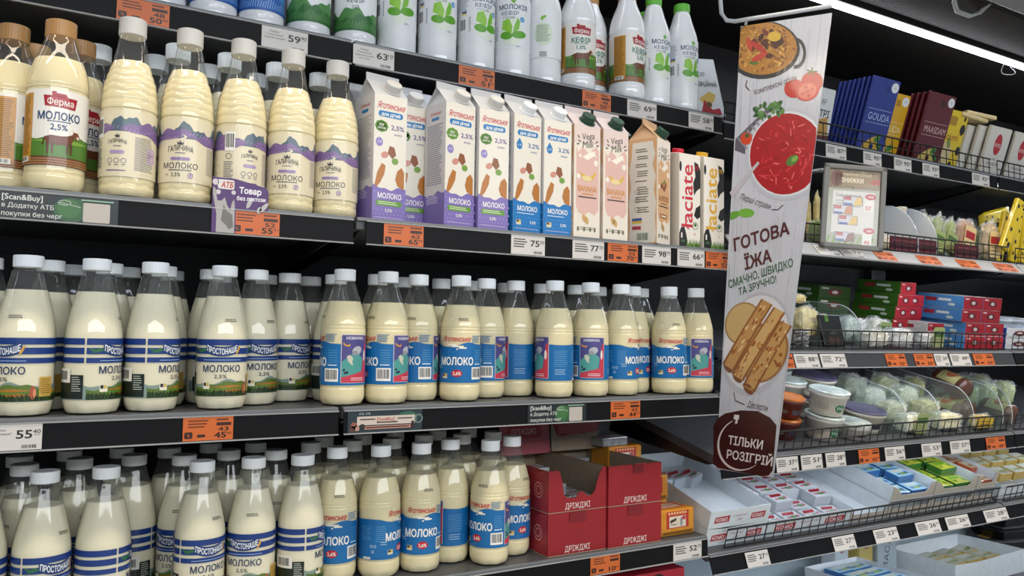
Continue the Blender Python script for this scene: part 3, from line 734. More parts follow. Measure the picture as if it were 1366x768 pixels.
B4 = [('P', 0.005, 1.4897, -32), ('P', 0.0929, 1.4921, -100), ('P', 0.2429, 1.4886, -25), ('P', 0.3309, 1.4899, 18), ('P', -0.0829, 1.4952, 20), ('P', 0.4187, 1.4847, -82), ('P', -0.0253, 1.5765, 60), ('P', 0.0573, 1.6071, 0), ('P', 0.1452, 1.6112, -120), ('P', 0.2253, 1.5748, 30), ('P', 0.3087, 1.6027, 90), ('P', 0.3895, 1.5678, 10), ('P', -0.0349, 1.6752, 0), ('P', 0.0436, 1.715, 0), ('P', 0.1316, 1.7128, 40), ('P', 0.2937, 1.7101, 80), ('P', 0.3763, 1.6799, 0), ('P', 0.212, 1.677, 100), ('Y', 0.4967, 1.5232, 12), ('Y', 0.5816, 1.5091, -64), ('Y', 0.6675, 1.5058, -4), ('Y', 0.7479, 1.5362, 186), ('Y', 0.816, 1.4837, 42), ('Y', 0.892, 1.5239, -34), ('Y', 0.4684, 1.6045, 0), ('Y', 0.5543, 1.6004, 60), ('Y', 0.6403, 1.5981, 100), ('Y', 0.7234, 1.6201, 20), ('Y', 0.8067, 1.599, 80), ('Y', 0.892, 1.6102, 0), ('Y', 0.5182, 1.68, 30), ('Y', 0.6042, 1.6795, 0), ('Y', 0.6881, 1.6985, 20), ('Y', 0.7856, 1.6823, 0), ('Y', 0.8712, 1.6936, 0)]
B1 = [('B', 0.1435, 1.4590, 40), ('B', 0.2284, 1.4587, -70), ('B', 0.3107, 1.4559, 0), ('K', 0.3988, 1.462, 20), ('K', 0.488, 1.4577, 0), ('M', 0.5741, 1.4607, -14), ('M', 0.6590, 1.4514, -22), ('M', 0.7463, 1.4496, -36), ('M', 0.8310, 1.4461, -4), ('M', 0.9140, 1.4505, 165), ('E', 0.9990, 1.4420, -12), ('e', 1.0700, 1.4950, -28), ('e', 1.1282, 1.4290, -48), ('M', 1.2140, 1.4370, -42), ('M', 1.2975, 1.4315, -44),
      ('M', 0.6050, 1.545, 20), ('M', 0.6950, 1.541, 0), ('M', 0.7850, 1.539, 30), ('M', 1.2550, 1.515, 10), ('M', 0.9600, 1.537, 10)]
LOOK = {'F': 'milk bottle with caramel cap', 'G': 'grey-capped milk bottle with purple hills', 'W': 'white-capped milk bottle with purple hills',
        'P': 'milk bottle with three blue stripes', 'Y': 'milk bottle with blue wave label', 'K': 'white kefir bottle with green hills label', 'B': 'white kefir bottle with blue hills label',
        'M': 'white kefir bottle with green leaf label', 'E': 'white cow-label kefir bottle beside the leaf-label bottles', 'e': 'white cow-label kefir bottle showing its tan side panel'}
def put(B, z, D, where):
    rows = {}
    for b in B:
        lim = D + 0.100
        row = 0 if b[2] < lim else (1 if b[2] < lim + 0.085 else 2)
        rows.setdefault((b[0], row), []).append(b)
    for (kk, row), l in rows.items():
        l.sort(key=lambda b: b[1])
        for i, (k, x, y, th) in enumerate(l):
            pos = 'the only one' if len(l) == 1 else ORD[i] + ' from left'
            rw = ('in front row', 'in middle row', 'in the rear rows')[row]
            lb = '%s, %s, %s %s' % (LOOK[k], where, pos, rw) if len(l) > 1 else '%s, %s, %s' % (LOOK[k], where, rw)
            if k == 'e' and row: lb = 'white kefir bottle mostly hidden between two bottles with cow pictures'
            bottle(k, x, y, z, th, lb,
                   '%s %s' % ({'F': 'cow-label milk bottles', 'G': 'purple-hill milk bottles', 'W': 'purple-hill milk bottles', 'P': 'blue-striped milk bottles', 'Y': 'blue-wave milk bottles',
                               'K': 'kefir bottles', 'B': 'kefir bottles', 'M': 'kefir bottles', 'E': 'kefir bottles', 'e': 'kefir bottles'}[k], where))
put([(k, x * 1.032, y * 1.032, t) for k, x, y, t in B1], S1, D1, 'top shelf'); put(B2, S2, D2, 'second shelf'); put(B3, S3, D3, 'third shelf'); put(B4, S4, D4, 'fourth shelf')
# ================================================================ MILK CARTONS (second shelf)
M_paper = mat('dedad2', 0.42, name='coated_board'); M_paperg = mat('c3c4c6', 0.42, name='grey_white_board')
def drip(P, w, y, amp, col, l, seed, y0=0.0, n=24):
    rn = random.Random(seed); a = rn.random() * 6
    top = [(w * i / n, y + amp * math.sin(a + 7 * i / n) + amp * .6 * math.sin(a + 17 * i / n)) for i in range(n + 1)]
    P.poly([(0, y0), (w, y0)] + list(reversed(top)), col, l)
def art_kids(c_main, fat, blob):
    w = .07; h = .238; P = Print(); P.rect(0.0005, 0.0005, w - .0005, h - .0005, 'e3ded2', 0)
    drip(P, w, .062, .003, c_main, 1, 4)
    for k in range(9):
        for j in range(7): P.ell(.004 + k * .0078 + (.004 if j % 2 else 0), .005 + j * .0080, .0022, .0022, {'7b6bb0': '8b7cbd', '1672b8': '2a83c4'}[c_main], 2, n=8)
    P.text('Яготинське', w / 2, .2170, .0120, 'c0202f', 2, wd=.058, bold=.012, shear=.28)
    P.rrect(.009, .1950, .061, .2062, .005, '2478b5', 2); P.text('для дітей', w / 2, .2006, .0064, 'f2f2ee', 3, wd=.040, bold=.02)
    if blob == 'g':
        for a in range(8): P.ell(.016 + .008 * math.cos(a * .785), .1770 + .0065 * math.sin(a * .785), .0062, .0050, '5f9132', 2, n=10)
        P.ell(.016, .177, .010, .008, '5f9132', 2); P.text('БЕЗ', .016, .1800, .0040, 'eef2e4', 3, bold=.02); P.text('ЛАКТОЗИ', .016, .1735, .0036, 'eef2e4', 3, wd=.0165, bold=.02)
    else:
        P.poly(((.014, .190), (.0065, .178), (.008, .169), (.014, .166), (.020, .169), (.0215, .178)), '1f77b5', 2); P.text('з 9', .014, .1755, .005, 'f0f4f6', 3)
    P.text(fat, .050, .1775, .0090, '5a4a92' if blob == 'g' else '1f62a0', 2, wd=.028, bold=.012); P.text('жиру', .051, .1650, .0045, '5a4a92' if blob == 'g' else '1f62a0', 2, wd=.017)
    if blob == 'g': P.ell(.012, .1470, .0075, .0085, '8c80bd', 2); P.text('з 9', .012, .1475, .0048, 'f0eef4', 3)
    P.poly(((.004, .066), (.009, .090), (.018, .108), (.026, .104), (.024, .088), (.016, .072), (.008, .062)), 'b0702c', 2)
    P.poly(((.066, .062), (.066, .095), (.060, .104), (.051, .096), (.047, .080), (.052, .068)), 'b0702c', 2)
    P.poly(((.030, .128), (.040, .118), (.048, .126), (.044, .140), (.034, .142)), '8a5230', 2); P.ell(.024, .124, .008, .006, 'c98a7a', 2, rot=.4); P.ell(.046, .114, .007, .006, '6f9a3a', 3)
    P.text('МОЛОКО', w / 2 + .001, .0475, .0098, 'f2f0ea', 3, wd=.050, bold=.016)
    if blob == 'g': P.rrect(.007, .0285, .062, .0385, .004, '5f9132', 3); P.lines(.012, .058, .0350, .0035, 2, 'd5e2bd', 4, t=.0014)
    else: P.lines(.010, .060, .0370, .0035, 1, 'cfe2f0', 3, t=.0014); P.rect(.008, .014, .020, .024, 'd8cfae', 3); P.rect(.009, .019, .014, .0235, '3b3b3b', 4); P.rect(.014, .019, .019, .0235, 'c9a94a', 4)
    P.text(fat, .034 if blob == 'g' else .050, .0205, .0058, 'f2f0ea', 3, bold=.012); P.lines(.006, .064, .006, .003, 1, 'b9b2d6', 3, t=.0012, jit=0)
    return P.mesh(lambda u, v, e: Vector((u - w / 2, -w / 2 - e - .0002, v)), 0, 0, .4, 0.1, 'front_print')
def art_side(c_main, txt='8a8a94'):
    w = .07; P = Print(); P.rect(0.0005, 0.0005, w - .0005, .2375, 'cfcdd0', 0); drip(P, w, .062, .003, c_main, 1, 9)
    P.text('Яготинське', w / 2, .220, .0075, 'c0202f', 2, wd=.036, shear=.28); P.rrect(.022, .206, .048, .212, .003, '2478b5', 2)
    P.lines(.008, .062, .196, .0040, 30, txt, 2, t=.0016); P.lines(.008, .050, .056, .004, 4, 'd8d4ec', 2, t=.0014)
    return P.mesh(lambda u, v, e: Vector((-w / 2 - e - .0002, w / 2 - u, v)), 0, 0, .4, 0.1, 'side_print')
def art_vega(kind):
    w = .07; P = Print(); f, d, tx = {'banana': ('d9b3a9', 'c99d92', 'c98a35'), 'almond': ('d3a67a', 'b98654', '8a5a2c')}[kind]
    P.rect(0.0005, 0.0005, w - .0005, .2375, 'e4dccd', 0)
    P.poly(((.006, .190), (.012, .178), (.020, .190), (.030, .186), (.040, .176), (.052, .192), (.060, .196), (.066, .186), (.066, .060), (.056, .048), (.040, .054), (.026, .046), (.012, .052), (.006, .066)), f, 1)
    P.rect(.0005, .199, w - .0005, .2375, 'e8ddd0' if kind == 'almond' else 'dcc9c2', 1)
    P.poly(((.022, .170), (.036, .164), (.054, .176), (.060, .170), (.054, .186), (.040, .180)), 'efe8dc', 2)
    for a, b, r in ((.058, .160, .006), (.052, .196, .005), (.012, .128, .005), (.016, .172, .0035)): P.ell(a, b, r, r * 1.1, 'ece3d6', 2)
    P.text('Vega', .036, .2160, .0140, '26312a', 2, wd=.034, shear=.2, bold=.004, rot=.18); P.text('Milk', .037, .1985, .0150, '26312a', 2, wd=.032, shear=.2, bold=.004, rot=.14)
    for a, b, g in ((.012, .212, 2.2), (.014, .203, 2.7), (.060, .206, .6), (.062, .198, .1), (.010, .196, 3.3)): P.ell(a, b, .0042, .0014, '2d3b2c', 2, rot=g, n=8)
    if kind == 'banana':
        P.poly(((.014, .138), (.022, .128), (.036, .122), (.050, .124), (.058, .136), (.056, .142), (.048, .131), (.036, .130), (.024, .134)), 'd9b23c', 3)
        P.ell(.034, .125, .013, .006, 'e3cf94', 4); P.text('BANANA', .036, .1035, .0130, tx, 3, wd=.050, bold=.02)
    else:
        for a, b, g in ((.026, .132, .6), (.036, .126, -.3), (.044, .134, 1.2)): P.ell(a, b, .0085, .0052, '8a5230', 3, rot=g)
        P.ell(.038, .142, .007, .003, '5f8a3a', 3, rot=.6); P.text('ALMOND', .036, .1035, .0130, '93602e', 3, wd=.050, bold=.02)
        P.rrect(.016, .058, .052, .068, .002, '9a6434', 3); P.lines(.021, .047, .0615, .003, 1, 'e9d9bf', 4, t=.003, jit=0)
    P.lines(.022, .052, .0905, .004, 1, tx, 3, t=.0024, jit=0); P.lines(.012, .060, .0835, .004, 1, '5a4636', 3, t=.0028, jit=0)
    for a, b in ((.028, .040), (.034, .036)): P.ell(a, b, .0055, .0085, 'cba66a', 3, rot=.4)
    for a in (.012, .028, .044, .056): P.ell(a, .017, .003, .005, '6b6b5a', 3, n=10)
    P.lines(.017, .062, .020, .004, 2, '8b8878', 3, t=.0014)
    return P.mesh(lambda u, v, e: Vector((u - w / 2, -w / 2 - e - .0002, v)), 0, 0, .4, 0.1, 'front_print')
def art_vega_side():
    w = .07; P = Print(); P.rect(0.0005, 0.0005, w - .0005, .2375, 'd3a67a', 0)
    sh = [(.010, .230), (.060, .230), (.066, .20), (.060, .176), (.068, .150), (.063, .120), (.069, .09), (.066, .06), (.069, .02), (.066, .002), (.002, .002), (.005, .05), (.001, .09), (.007, .13), (.002, .165), (.008, .195)]
    P.poly(sh, 'dcd6cb', 1)
    for k, (b, n) in enumerate(((.212, 2), (.196, 2), (.178, 2), (.162, 3), (.140, 1), (.126, 4), (.104, 3), (.080, 3))): P.lines(.018 + .004 * (k % 2), .052, b, .005, n, '6f6a60', 2, t=.0024)
    for a in (.118, .098, .078): P.ring(.022, a, .006, .0009, '77726a', 2, n=12)
    P.rect(.010, .052, .034, .058, '3f5a98', 2); P.rect(.010, .046, .034, .052, 'd0b04a', 2); P.rect(.010, .032, .032, .040, 'a83a4a', 2); P.barcode(.020, .004, .052, .026, l=2, col='3a4a3a', bg='cfd6c8')
    return P.mesh(lambda u, v, e: Vector((-w / 2 - e - .0002, w / 2 - u, v)), 0, 0, .4, 0.1, 'side_print')
def gable_meshes(w=.07, h=.238, rf=.034):
    bm = bmesh.new(); a = w / 2; i = .010
    v = [bm.verts.new(p) for p in ((-a, -a, 0), (a, -a, 0), (a, a, 0), (-a, a, 0), (-a, -a, h), (a, -a, h), (a, a, h), (-a, a, h), (-a + i, 0, h + rf - .004), (a - i, 0, h + rf - .004), (-a, -.001, h + rf), (a, -.001, h + rf), (-a, .001, h + rf), (a, .001, h + rf))]
    for q in ((0, 3, 2, 1), (0, 1, 5, 4), (1, 2, 6, 5), (2, 3, 7, 6), (3, 0, 4, 7), (4, 5, 11, 10), (6, 7, 12, 13), (4, 10, 8), (8, 12, 7), (4, 8, 7), (5, 9, 11), (9, 6, 13), (5, 6, 9)): bm.faces.new([v[k] for k in q])
    me = bpy.data.meshes.new('carton_body'); bm.normal_update(); bm.to_mesh(me); bm.free()
    f = boxm(-a, a, -.0012, .0012, 0, .013); fm = bpy.data.meshes.new('top_fin'); f.normal_update(); f.to_mesh(fm); f.free()
    c = lathe([(0, .0165), (.002, .0165), (.0022, .0138), (.014, .0138), (.0155, .0125)], 40); cm = bpy.data.meshes.new('screw_cap'); c.normal_update(); c.to_mesh(cm); c.free()
    return me, fm, cm
GB, GF, GC = gable_meshes()
def gmesh(m0, m):
    me = m0.copy(); me.materials.clear(); me.materials.append(m); return me
CART = {}
for key, bodym, capm, fr, sd in (('purple', M_paperg, M_capg, art_kids('7b6bb0', '2,5%', 'g'), art_side('7b6bb0')), ('blue', M_paperg, M_capw, art_kids('1672b8', '3,2%', 'b'), art_side('1672b8', '6a94b8')),
                               ('banana', mat('cfc3c4', .42), mat('1d4434', .35), art_vega('banana'), art_vega_side()), ('almond', mat('d2ab84', .42), mat('1d4434', .35), art_vega('almond'), art_vega_side())):
    CART[key] = (gmesh(GB, bodym), gmesh(GF, bodym), gmesh(GC, capm), fr, sd)
def carton(key, x, y, rz, label, z=None):
    b, f, c, fr, sd = CART[key]; z = S2 if z is None else z
    t = thing('milk_carton', label, 'carton', (x, y, z + .0004), math.radians(rz), 'gable-top cartons on the second shelf')
    bo = obj('carton_body', b, None, t); obj('top_fin', f, None, t, (0, 0, .238 + .0335)); obj('front_print', fr, None, bo); obj('side_print', sd, None, bo)
    obj('screw_cap', c, None, t, (.008, -.0215, .238 + .0125), (math.radians(42), 0, 0)).scale = (1.14, 1.14, 1.1)
    return t
carton('purple', .5330, 1.4210, 8, 'lilac 2,5% milk carton nearest the purple-hill bottles')
carton('purple', .6010, 1.4680, 3, 'lilac 2,5% milk carton set back behind its neighbours')
carton('purple', .6680, 1.4000, 9, 'lilac 2,5% milk carton, third from the bottles')
carton('purple', .7460, 1.4000, 3, 'lilac 2,5% milk carton beside the blue 3,2% cartons')
carton('purple', .5280, 1.5000, 3, 'lilac milk carton in the second row behind the first carton'); carton('purple', .6740, 1.4900, 3, 'lilac milk carton in the second row behind the third carton'); carton('purple', .7480, 1.4900, 3, 'lilac milk carton in the second row next to the blue ones')
carton('blue', .8220, 1.4000, 6, 'blue 3,2% milk carton beside the lilac cartons'); carton('blue', .8970, 1.3990, 2, 'blue 3,2% milk carton beside the pink banana carton')
carton('blue', .8240, 1.4900, 2, 'blue milk carton in the second row')
carton('banana', .9710, 1.3980, 2, 'pink banana drink carton beside the blue milk carton'); carton('banana', 1.0460, 1.3970, 2, 'pink banana drink carton beside the almond cartons')
carton('banana', .9750, 1.4860, 2, 'pink banana drink carton in the second row')
carton('almond', 1.1200, 1.4700, 10, 'beige almond drink carton set back in the second row'); carton('almond', 1.1720, 1.3990, 24, 'beige almond drink carton turned to show its side panel')
# ---- brick cartons with cow patches
def art_brick(col, fat):
    w = .066; h = .214; P = Print(); P.rect(.0005, .0005, w - .0005, h - .0005, 'e3ded4', 0)
    P.poly(((.046, .200), (.058, .196), (.0655, .182), (.0655, .140), (.054, .132), (.046, .120), (.043, .150), (.050, .165)), '171615', 1)
    P.poly(((.0655, .100), (.052, .092), (.046, .074), (.056, .066), (.0655, .072)), '171615', 1); P.poly(((.0005, .030), (.006, .044), (.016, .046), (.022, .030), (.026, .012), (.022, .0005), (.0005, .0005)), '171615', 1)
    P.ell(.004, .185, .0036, .012, '171615', 1)
    P.text('łaciate', .023, .116, .036, col, 2, wd=.150, bold=.012, rot=math.pi / 2); P.text(fat, .049, .186, .0105, col, 3, wd=.024)
    P.ring(.050, .050, .0088, .0012, '3e5a3a', 3, n=18); P.ell(.050, .052, .0045, .004, '3f7a35', 3); P.text('1L', .049, .031, .0060, col, 3)
    rn = random.Random(2)
    for k in range(26):
        x = .022 + .043 * k / 26; P.poly(((x, .0006), (x + .003, .0006), (x + .002 * rn.uniform(-1, 1), .010 + .010 * rn.random())), rn.choice(('4f7d2c', '7fa53f', '365f22')), 3)
    P.rect(.006, .020, .010, .032, 'e8e4dc', 2); P.lines(.006, .020, .014, .003, 2, '4f8a4a', 2, t=.0012)
    return P.mesh(lambda u, v, e: Vector((u - w / 2, -.0295 - e - .0002, v)), 0, 0, .4, .1, 'front_print')
for x, y, col, fat, lb in ((1.2680, 1.4000, 'c02035', '3,2%', 'white brick carton with black cow patches and red lettering'), (1.3420, 1.3980, 'd9a52a', '2,0%', 'white brick carton with black cow patches and yellow lettering')):
    t = thing('milk_carton', lb, 'carton', (x, y, S2 + .0004), math.radians(1))
    bm = bmesh.new(); box(bm, -.033, .033, -.0295, .0295, 0, .206, bev=.0015)
    vv = [v for v in bm.verts if v.co.z > .2]
    for v in vv: v.co.z += .010 + .012 * (v.co.y + .0295) / .059
    bo = obj('carton_body', bm, mat('d9d4ca', .42), t); obj('front_print', art_brick(col, fat), None, bo)
    obj('screw_cap', gmesh(GC, mat(col, .35)), None, t, (-.010, .002, .218), (math.radians(12), 0, 0))
# a sachet with orange wrapper behind the last brick carton
t = thing('coffee_sachet', 'orange and brown sachet standing behind the yellow-lettered carton', 'sachet', (1.375, 1.475, S2 + .0004), math.radians(-8))
bm = bmesh.new(); box(bm, -.03, .03, -.012, .012, 0, .11, bev=.004); obj('pouch', bm, mat('4a2c1c', .35, noise=.3, scale=40), t)
obj('printed_panel', Print().rect(-.027, .060, .027, .108, 'd4702a', 0).poly(((-.02, .03), (.02, .03), (.012, .055), (-.014, .052)), 'c9a06a', 0).mesh(flatmap(-.012)), None, t)
# ================================================================ PRICE TAGS AND RAIL BANNERS
def tagart(kind, price, cents, w, h, old=None, name=None):
    P = Print(); bg = {'w': 'cfcbc6', 'o': 'c9642a'}[kind]; ink = '26241f'
    P.rect(0, 0, w, h, bg, 0)
    if kind == 'w':
        if name:
            for i, s in enumerate(name): P.text(s, w * .27, h * (.80 - .15 * i), h * .085, ink, 1, wd=min(w * .46, len(s) * h * .085))
        else: P.lines(w * .07, w * .48, h * .76, h * .13, 4, '4a4843', 1, t=h * .06)
        P.text(price, w * .70, h * .62, h * .33, ink, 1, wd=w * .27, bold=.02)
        P.text(cents, w * .91, h * .71, h * .16, ink, 1, wd=w * .13, bold=.01); P.rect(w * .86, h * .57, w * .96, h * .585, ink, 1)
        P.barcode(w * .64, h * .03, w * .94, h * .22, bg=None, l=0, n=14)
    else:
        P.lines(w * .10, w * .52, h * .82, h * .13, 3, '6b3210', 1, t=h * .06)
        P.rect(w * .66, h * .62, w * .96, h * .76, '3a1a0a', 1); P.lines(w * .66, w * .96, h * .84, h * .1, 1, '6b3210', 1, t=h * .08)
        if old: P.text(old, w * .80, h * .48, h * .18, '33170a', 1, wd=w * .22, bold=.02)
        P.text(price, w * .74, h * .22, h * .25, '2a1408', 1, wd=w * .24, bold=.025); P.text(cents, w * .92, h * .28, h * .12, '2a1408', 1, wd=w * .10)
        P.rrect(w * .03, h * .10, w * .19, h * .38, h * .06, '33170a', 1); P.text('%', w * .11, h * .24, h * .14, 'c9642a', 2)
        P.lines(w * .28, w * .44, h * .14, h * .1, 1, '33170a', 1, t=h * .12, jit=0)
    return P
WHERE = {}
def price_tag(D, zs, px0, px1, kind, price, cents='99', where='', old=None, name=None, yy=300, h=.038, rot=0.0, lift=0.0, prio=''):
    zc = zs - .006 - .0405
    a = ony(px0, yy, D - .006).x; b = ony(px1, yy, D - .006).x; w = b - a
    t = thing('price_tag', '', 'price tag', (a, D - .0050, zc + lift), rot=(rot, 0, 0), group='shelf price tags')
    t['label'] = ('%s price tag reading %s, %s' % ('orange' if kind == 'o' else 'white', price, where))
    obj('card', boxm(0, w, -.0004, .0004, 0, h), mat('cfcbc6' if kind == 'w' else 'c9642a', .5), t)
    obj('lettering', tagart(kind, price, cents, w, h, old, name).mesh(flatmap(-.0004)), None, t)
    return t
for a in ((155, 226, 'o', '50', '90', 'on the end bay top rail', '48', None, 25), (349, 411, 'w', '59', '90', 'under the green-hill kefir bottles', None, ('Кефір', '"Галичина"', 'карпатський'), 50), (471, 526, 'w', '63', '10', 'above the first lilac milk carton', None, ('Кефір', '"Галичина"', 'Карпатський', 'м.2,5%'), 80),
          (612, 660, 'o', '51', '99', 'on top rail under leaf-label kefir', '51', None, 105), (777, 815, 'o', '50', '99', 'on top rail under cow-label kefir', '48', None, 135), (837, 876, 'w', '69', '30', 'on the top rail', None, None, 150), (919, 952, 'w', '58', '20', 'under the white cheese bag', None, None, 160)):
    price_tag(D1, S1, a[0], a[1], a[2], a[3], a[4], a[5], a[6], a[7], a[8])
for a in ((309, 373, 'o', '55', '41', 'beside the purple lactose-free card', '52', None, 300), (512, 565, 'o', '65', '99', 'under the first lilac milk carton', '62', None, 318), (682, 727, 'w', '75', '30', 'under the blue milk cartons', None, None, 330), (764, 806, 'w', '77', '20', 'under the pink banana cartons', None, None, 335),
          (811, 851, 'o', '70', '99', 'under the almond cartons', '55', None, 338), (857, 895, 'w', '98', '90', 'under the turned almond carton', None, None, 340), (904, 940, 'w', '66', '20', 'under the cow-patch cartons', None, None, 343), (942, 975, 'o', '52', '99', 'at the end of the carton shelf', '33', None, 346)):
    price_tag(D2, S2, a[0], a[1], a[2], a[3], a[4], a[5], a[6], a[7], a[8])
for a in ((-26, 56, 'w', '55', '40', 'under the blue-striped bottles', None, ('Молоко', '"Простонаше"'), 585), (244, 311, 'o', '45', '90', 'under the blue-striped bottles', '43', None, 572), (815, 854, 'o', '44', '99', 'under the blue-wave bottles', '43', None, 545)):
    price_tag(D3, S3, a[0], a[1], a[2], a[3], a[4], a[5], a[6], a[7], a[8])
for a in ((788, 827, 'o', '10', '50', 'under the red yeast boxes', None, None, 752), (898.6, 936, 'w', '52', '70', 'under the orange yeast packs', None, None, 735)):
    price_tag(D4, S4, a[0], a[1], a[2], a[3], a[4], a[5], a[6], a[7], a[8])
def banner(D, zs, px0, px1, yy, label, draw, bg='1b2529', h=.0395):
    a = ony(px0, yy, D - .006).x; b = ony(px1, yy, D - .006).x; w = b - a
    t = thing('rail_banner', label, 'banner', (a, D - .0050, zs - .006 - .0415))
    obj('card', boxm(0, w, -.0004, .0004, 0, h), mat(bg, .45), t); P = Print(); P.rect(0, 0, w, h, bg, 0); draw(P, w, h)
    obj('lettering', P.mesh(flatmap(-.0004)), None, t)
def scanbuy(P, w, h):
    P.ell(w * .60, h * .46, w * .15, h * .46, '2f5a38', 1, n=24); P.ell(w * .58, h * .5, w * .10, h * .36, '3d6e3c', 2, n=24)
    P.text('[Scan&Buy]', w * .045, h * .80, h * .21, 'd6d9d4', 3, al='L', bold=.012); P.text('в Додатку АТБ', w * .045, h * .49, h * .17, 'c6cac4', 3, al='L', bold=.012); P.text('покупки без черг', w * .045, h * .18, h * .17, 'c6cac4', 3, al='L', bold=.012)
    P.line([(w * (.545 + .055 * math.cos(t)), h * (.72 + .1 * math.sin(t))) for t in (2.6, 1.6, .6, -.4, -1.4, -2.4, -3.3)] + [(w * .68, h * .58)], h * .02, 'c6cac4', 3)
    P.rrect(w * .70, h * .04, w * .93, h * .78, h * .05, 'b9b1a8', 3); P.lines(w * .68, w * .96, h * .85, h * .1, 1, '8fb59a', 3, t=h * .05, jit=0)
banner(D2, S2, -6, 158, 275, 'dark green Scan&Buy rail banner under the cow-label milk bottles', scanbuy)
banner(D3, S3, 704, 782, 550, 'dark green Scan&Buy rail banner under the blue-wave bottles', scanbuy)
def phones(P, w, h):
    P.ell(w * .80, h * .62, w * .14, h * .30, '37604a', 1); P.text('АТБ  АТБ', w * .22, h * .86, h * .09, 'd6d9d4', 3)
    P.rrect(w * .12, h * .34, w * .90, h * .74, h * .04, 'c9bdb2', 2); P.text('[Scan&Buy]', w * .50, h * .60, h * .14, 'b0483a', 3, bold=.02)
    P.lines(w * .16, w * .36, h * .57, h * .1, 1, '5a4a44', 3, t=h * .06, jit=0); P.lines(w * .66, w * .86, h * .57, h * .1, 1, '5a4a44', 3, t=h * .06, jit=0); P.lines(w * .38, w * .66, h * .41, h * .1, 1, '5a4a44', 3, t=h * .07, jit=0)
    P.rect(w * .22, h * .14, w * .84, h * .29, 'c08a78', 2); P.lines(w * .24, w * .82, h * .19, h * .1, 1, '3c2a26', 3, t=h * .06, jit=0)
    for a, b, c in ((.08, .36, '8a5a4c'), (.12, .22, 'b08a7a'), (.06, .18, '5a3a34'), (.19, .26, '2a2a2c')): P.ell(w * a, h * b, w * .04, h * .14, c, 3)
    P.ring(w * .95, h * .55, h * .22, h * .07, '6a7a72', 3, n=16); P.rect(w * .85, h * .12, w * .89, h * .45, '33201c', 4)
banner(D3, S3, 463.8, 563, 562, 'rail banner with small phone pictures and a beige message box', phones, '23323a')
# purple lactose-free card standing above the rail
a = ony(282, 300, D2 - .008).x; w_ = ony(357, 300, D2 - .008).x - a
t = thing('lactose_free_card', 'purple card reading Товар без лактози with milk splashes', 'sign', (a, D2 - .0062, S2 - .0465))
hh = .090; out = [(0, 0), (w_ * .42, 0), (w_ * .42, .040), (w_, .040), (w_, hh - .016), (w_ - .005, hh - .010), (w_ * .4, hh), (.0, hh)]
bm = bmesh.new(); prism(bm, out, -.0004, .0004); obj('card', bm, mat('4b2468', .45), t)
P = Print(); P.poly(out, '4b2468', 0)
P.poly(((w_ * .08, 0), (w_ * .08, .030), (.001, .062), (.001, .075), (.005, .070), (.008, .052), (w_ * .16, .052), (w_ * .22, .058), (w_ * .26, .046), (w_ * .32, .036), (w_ * .345, .050), (w_ * .385, .056), (w_ * .40, .044), (w_ * .40, 0)), 'a7a3a0', 1)
P.poly(((w_ * .16, .020), (w_ * .20, .046), (w_ * .26, .036), (w_ * .36, .030), (w_ * .38, .010), (w_ * .30, .006), (w_ * .26, .012)), '6d6a66', 2)
for a_, b_, c_, d_ in ((.66, .052, .010, .4), (.92, .046, .011, .7), (.84, .041, .006, .3)): P.ell(w_ * a_, b_, .0035, c_, 'b5b0b0', 1, rot=-d_)
for a_, b_, r_ in ((.05, .082, .005), (.10, .066, .004), (.37, .067, .0035)): P.ell(w_ * a_, b_, r_, r_, 'c9c3c6', 1)
P.rrect(w_ * .09, .0715, w_ * .38, hh - .003, .003, 'd8d4d0', 1); P.text('АТБ', w_ * .25, .0790, .0095, 'b8322a', 2, wd=w_ * .21, bold=.03, shear=.15)
P.text('Товар', w_ * .67, .0720, .0098, 'e9e4ea', 2, wd=w_ * .40, bold=.035, rot=-.02); P.text('без лактози', w_ * .69, .0590, .0068, 'e9e4ea', 2, wd=w_ * .52, bold=.025, rot=.02)
obj('lettering', P.mesh(flatmap(-.0004)), None, t)
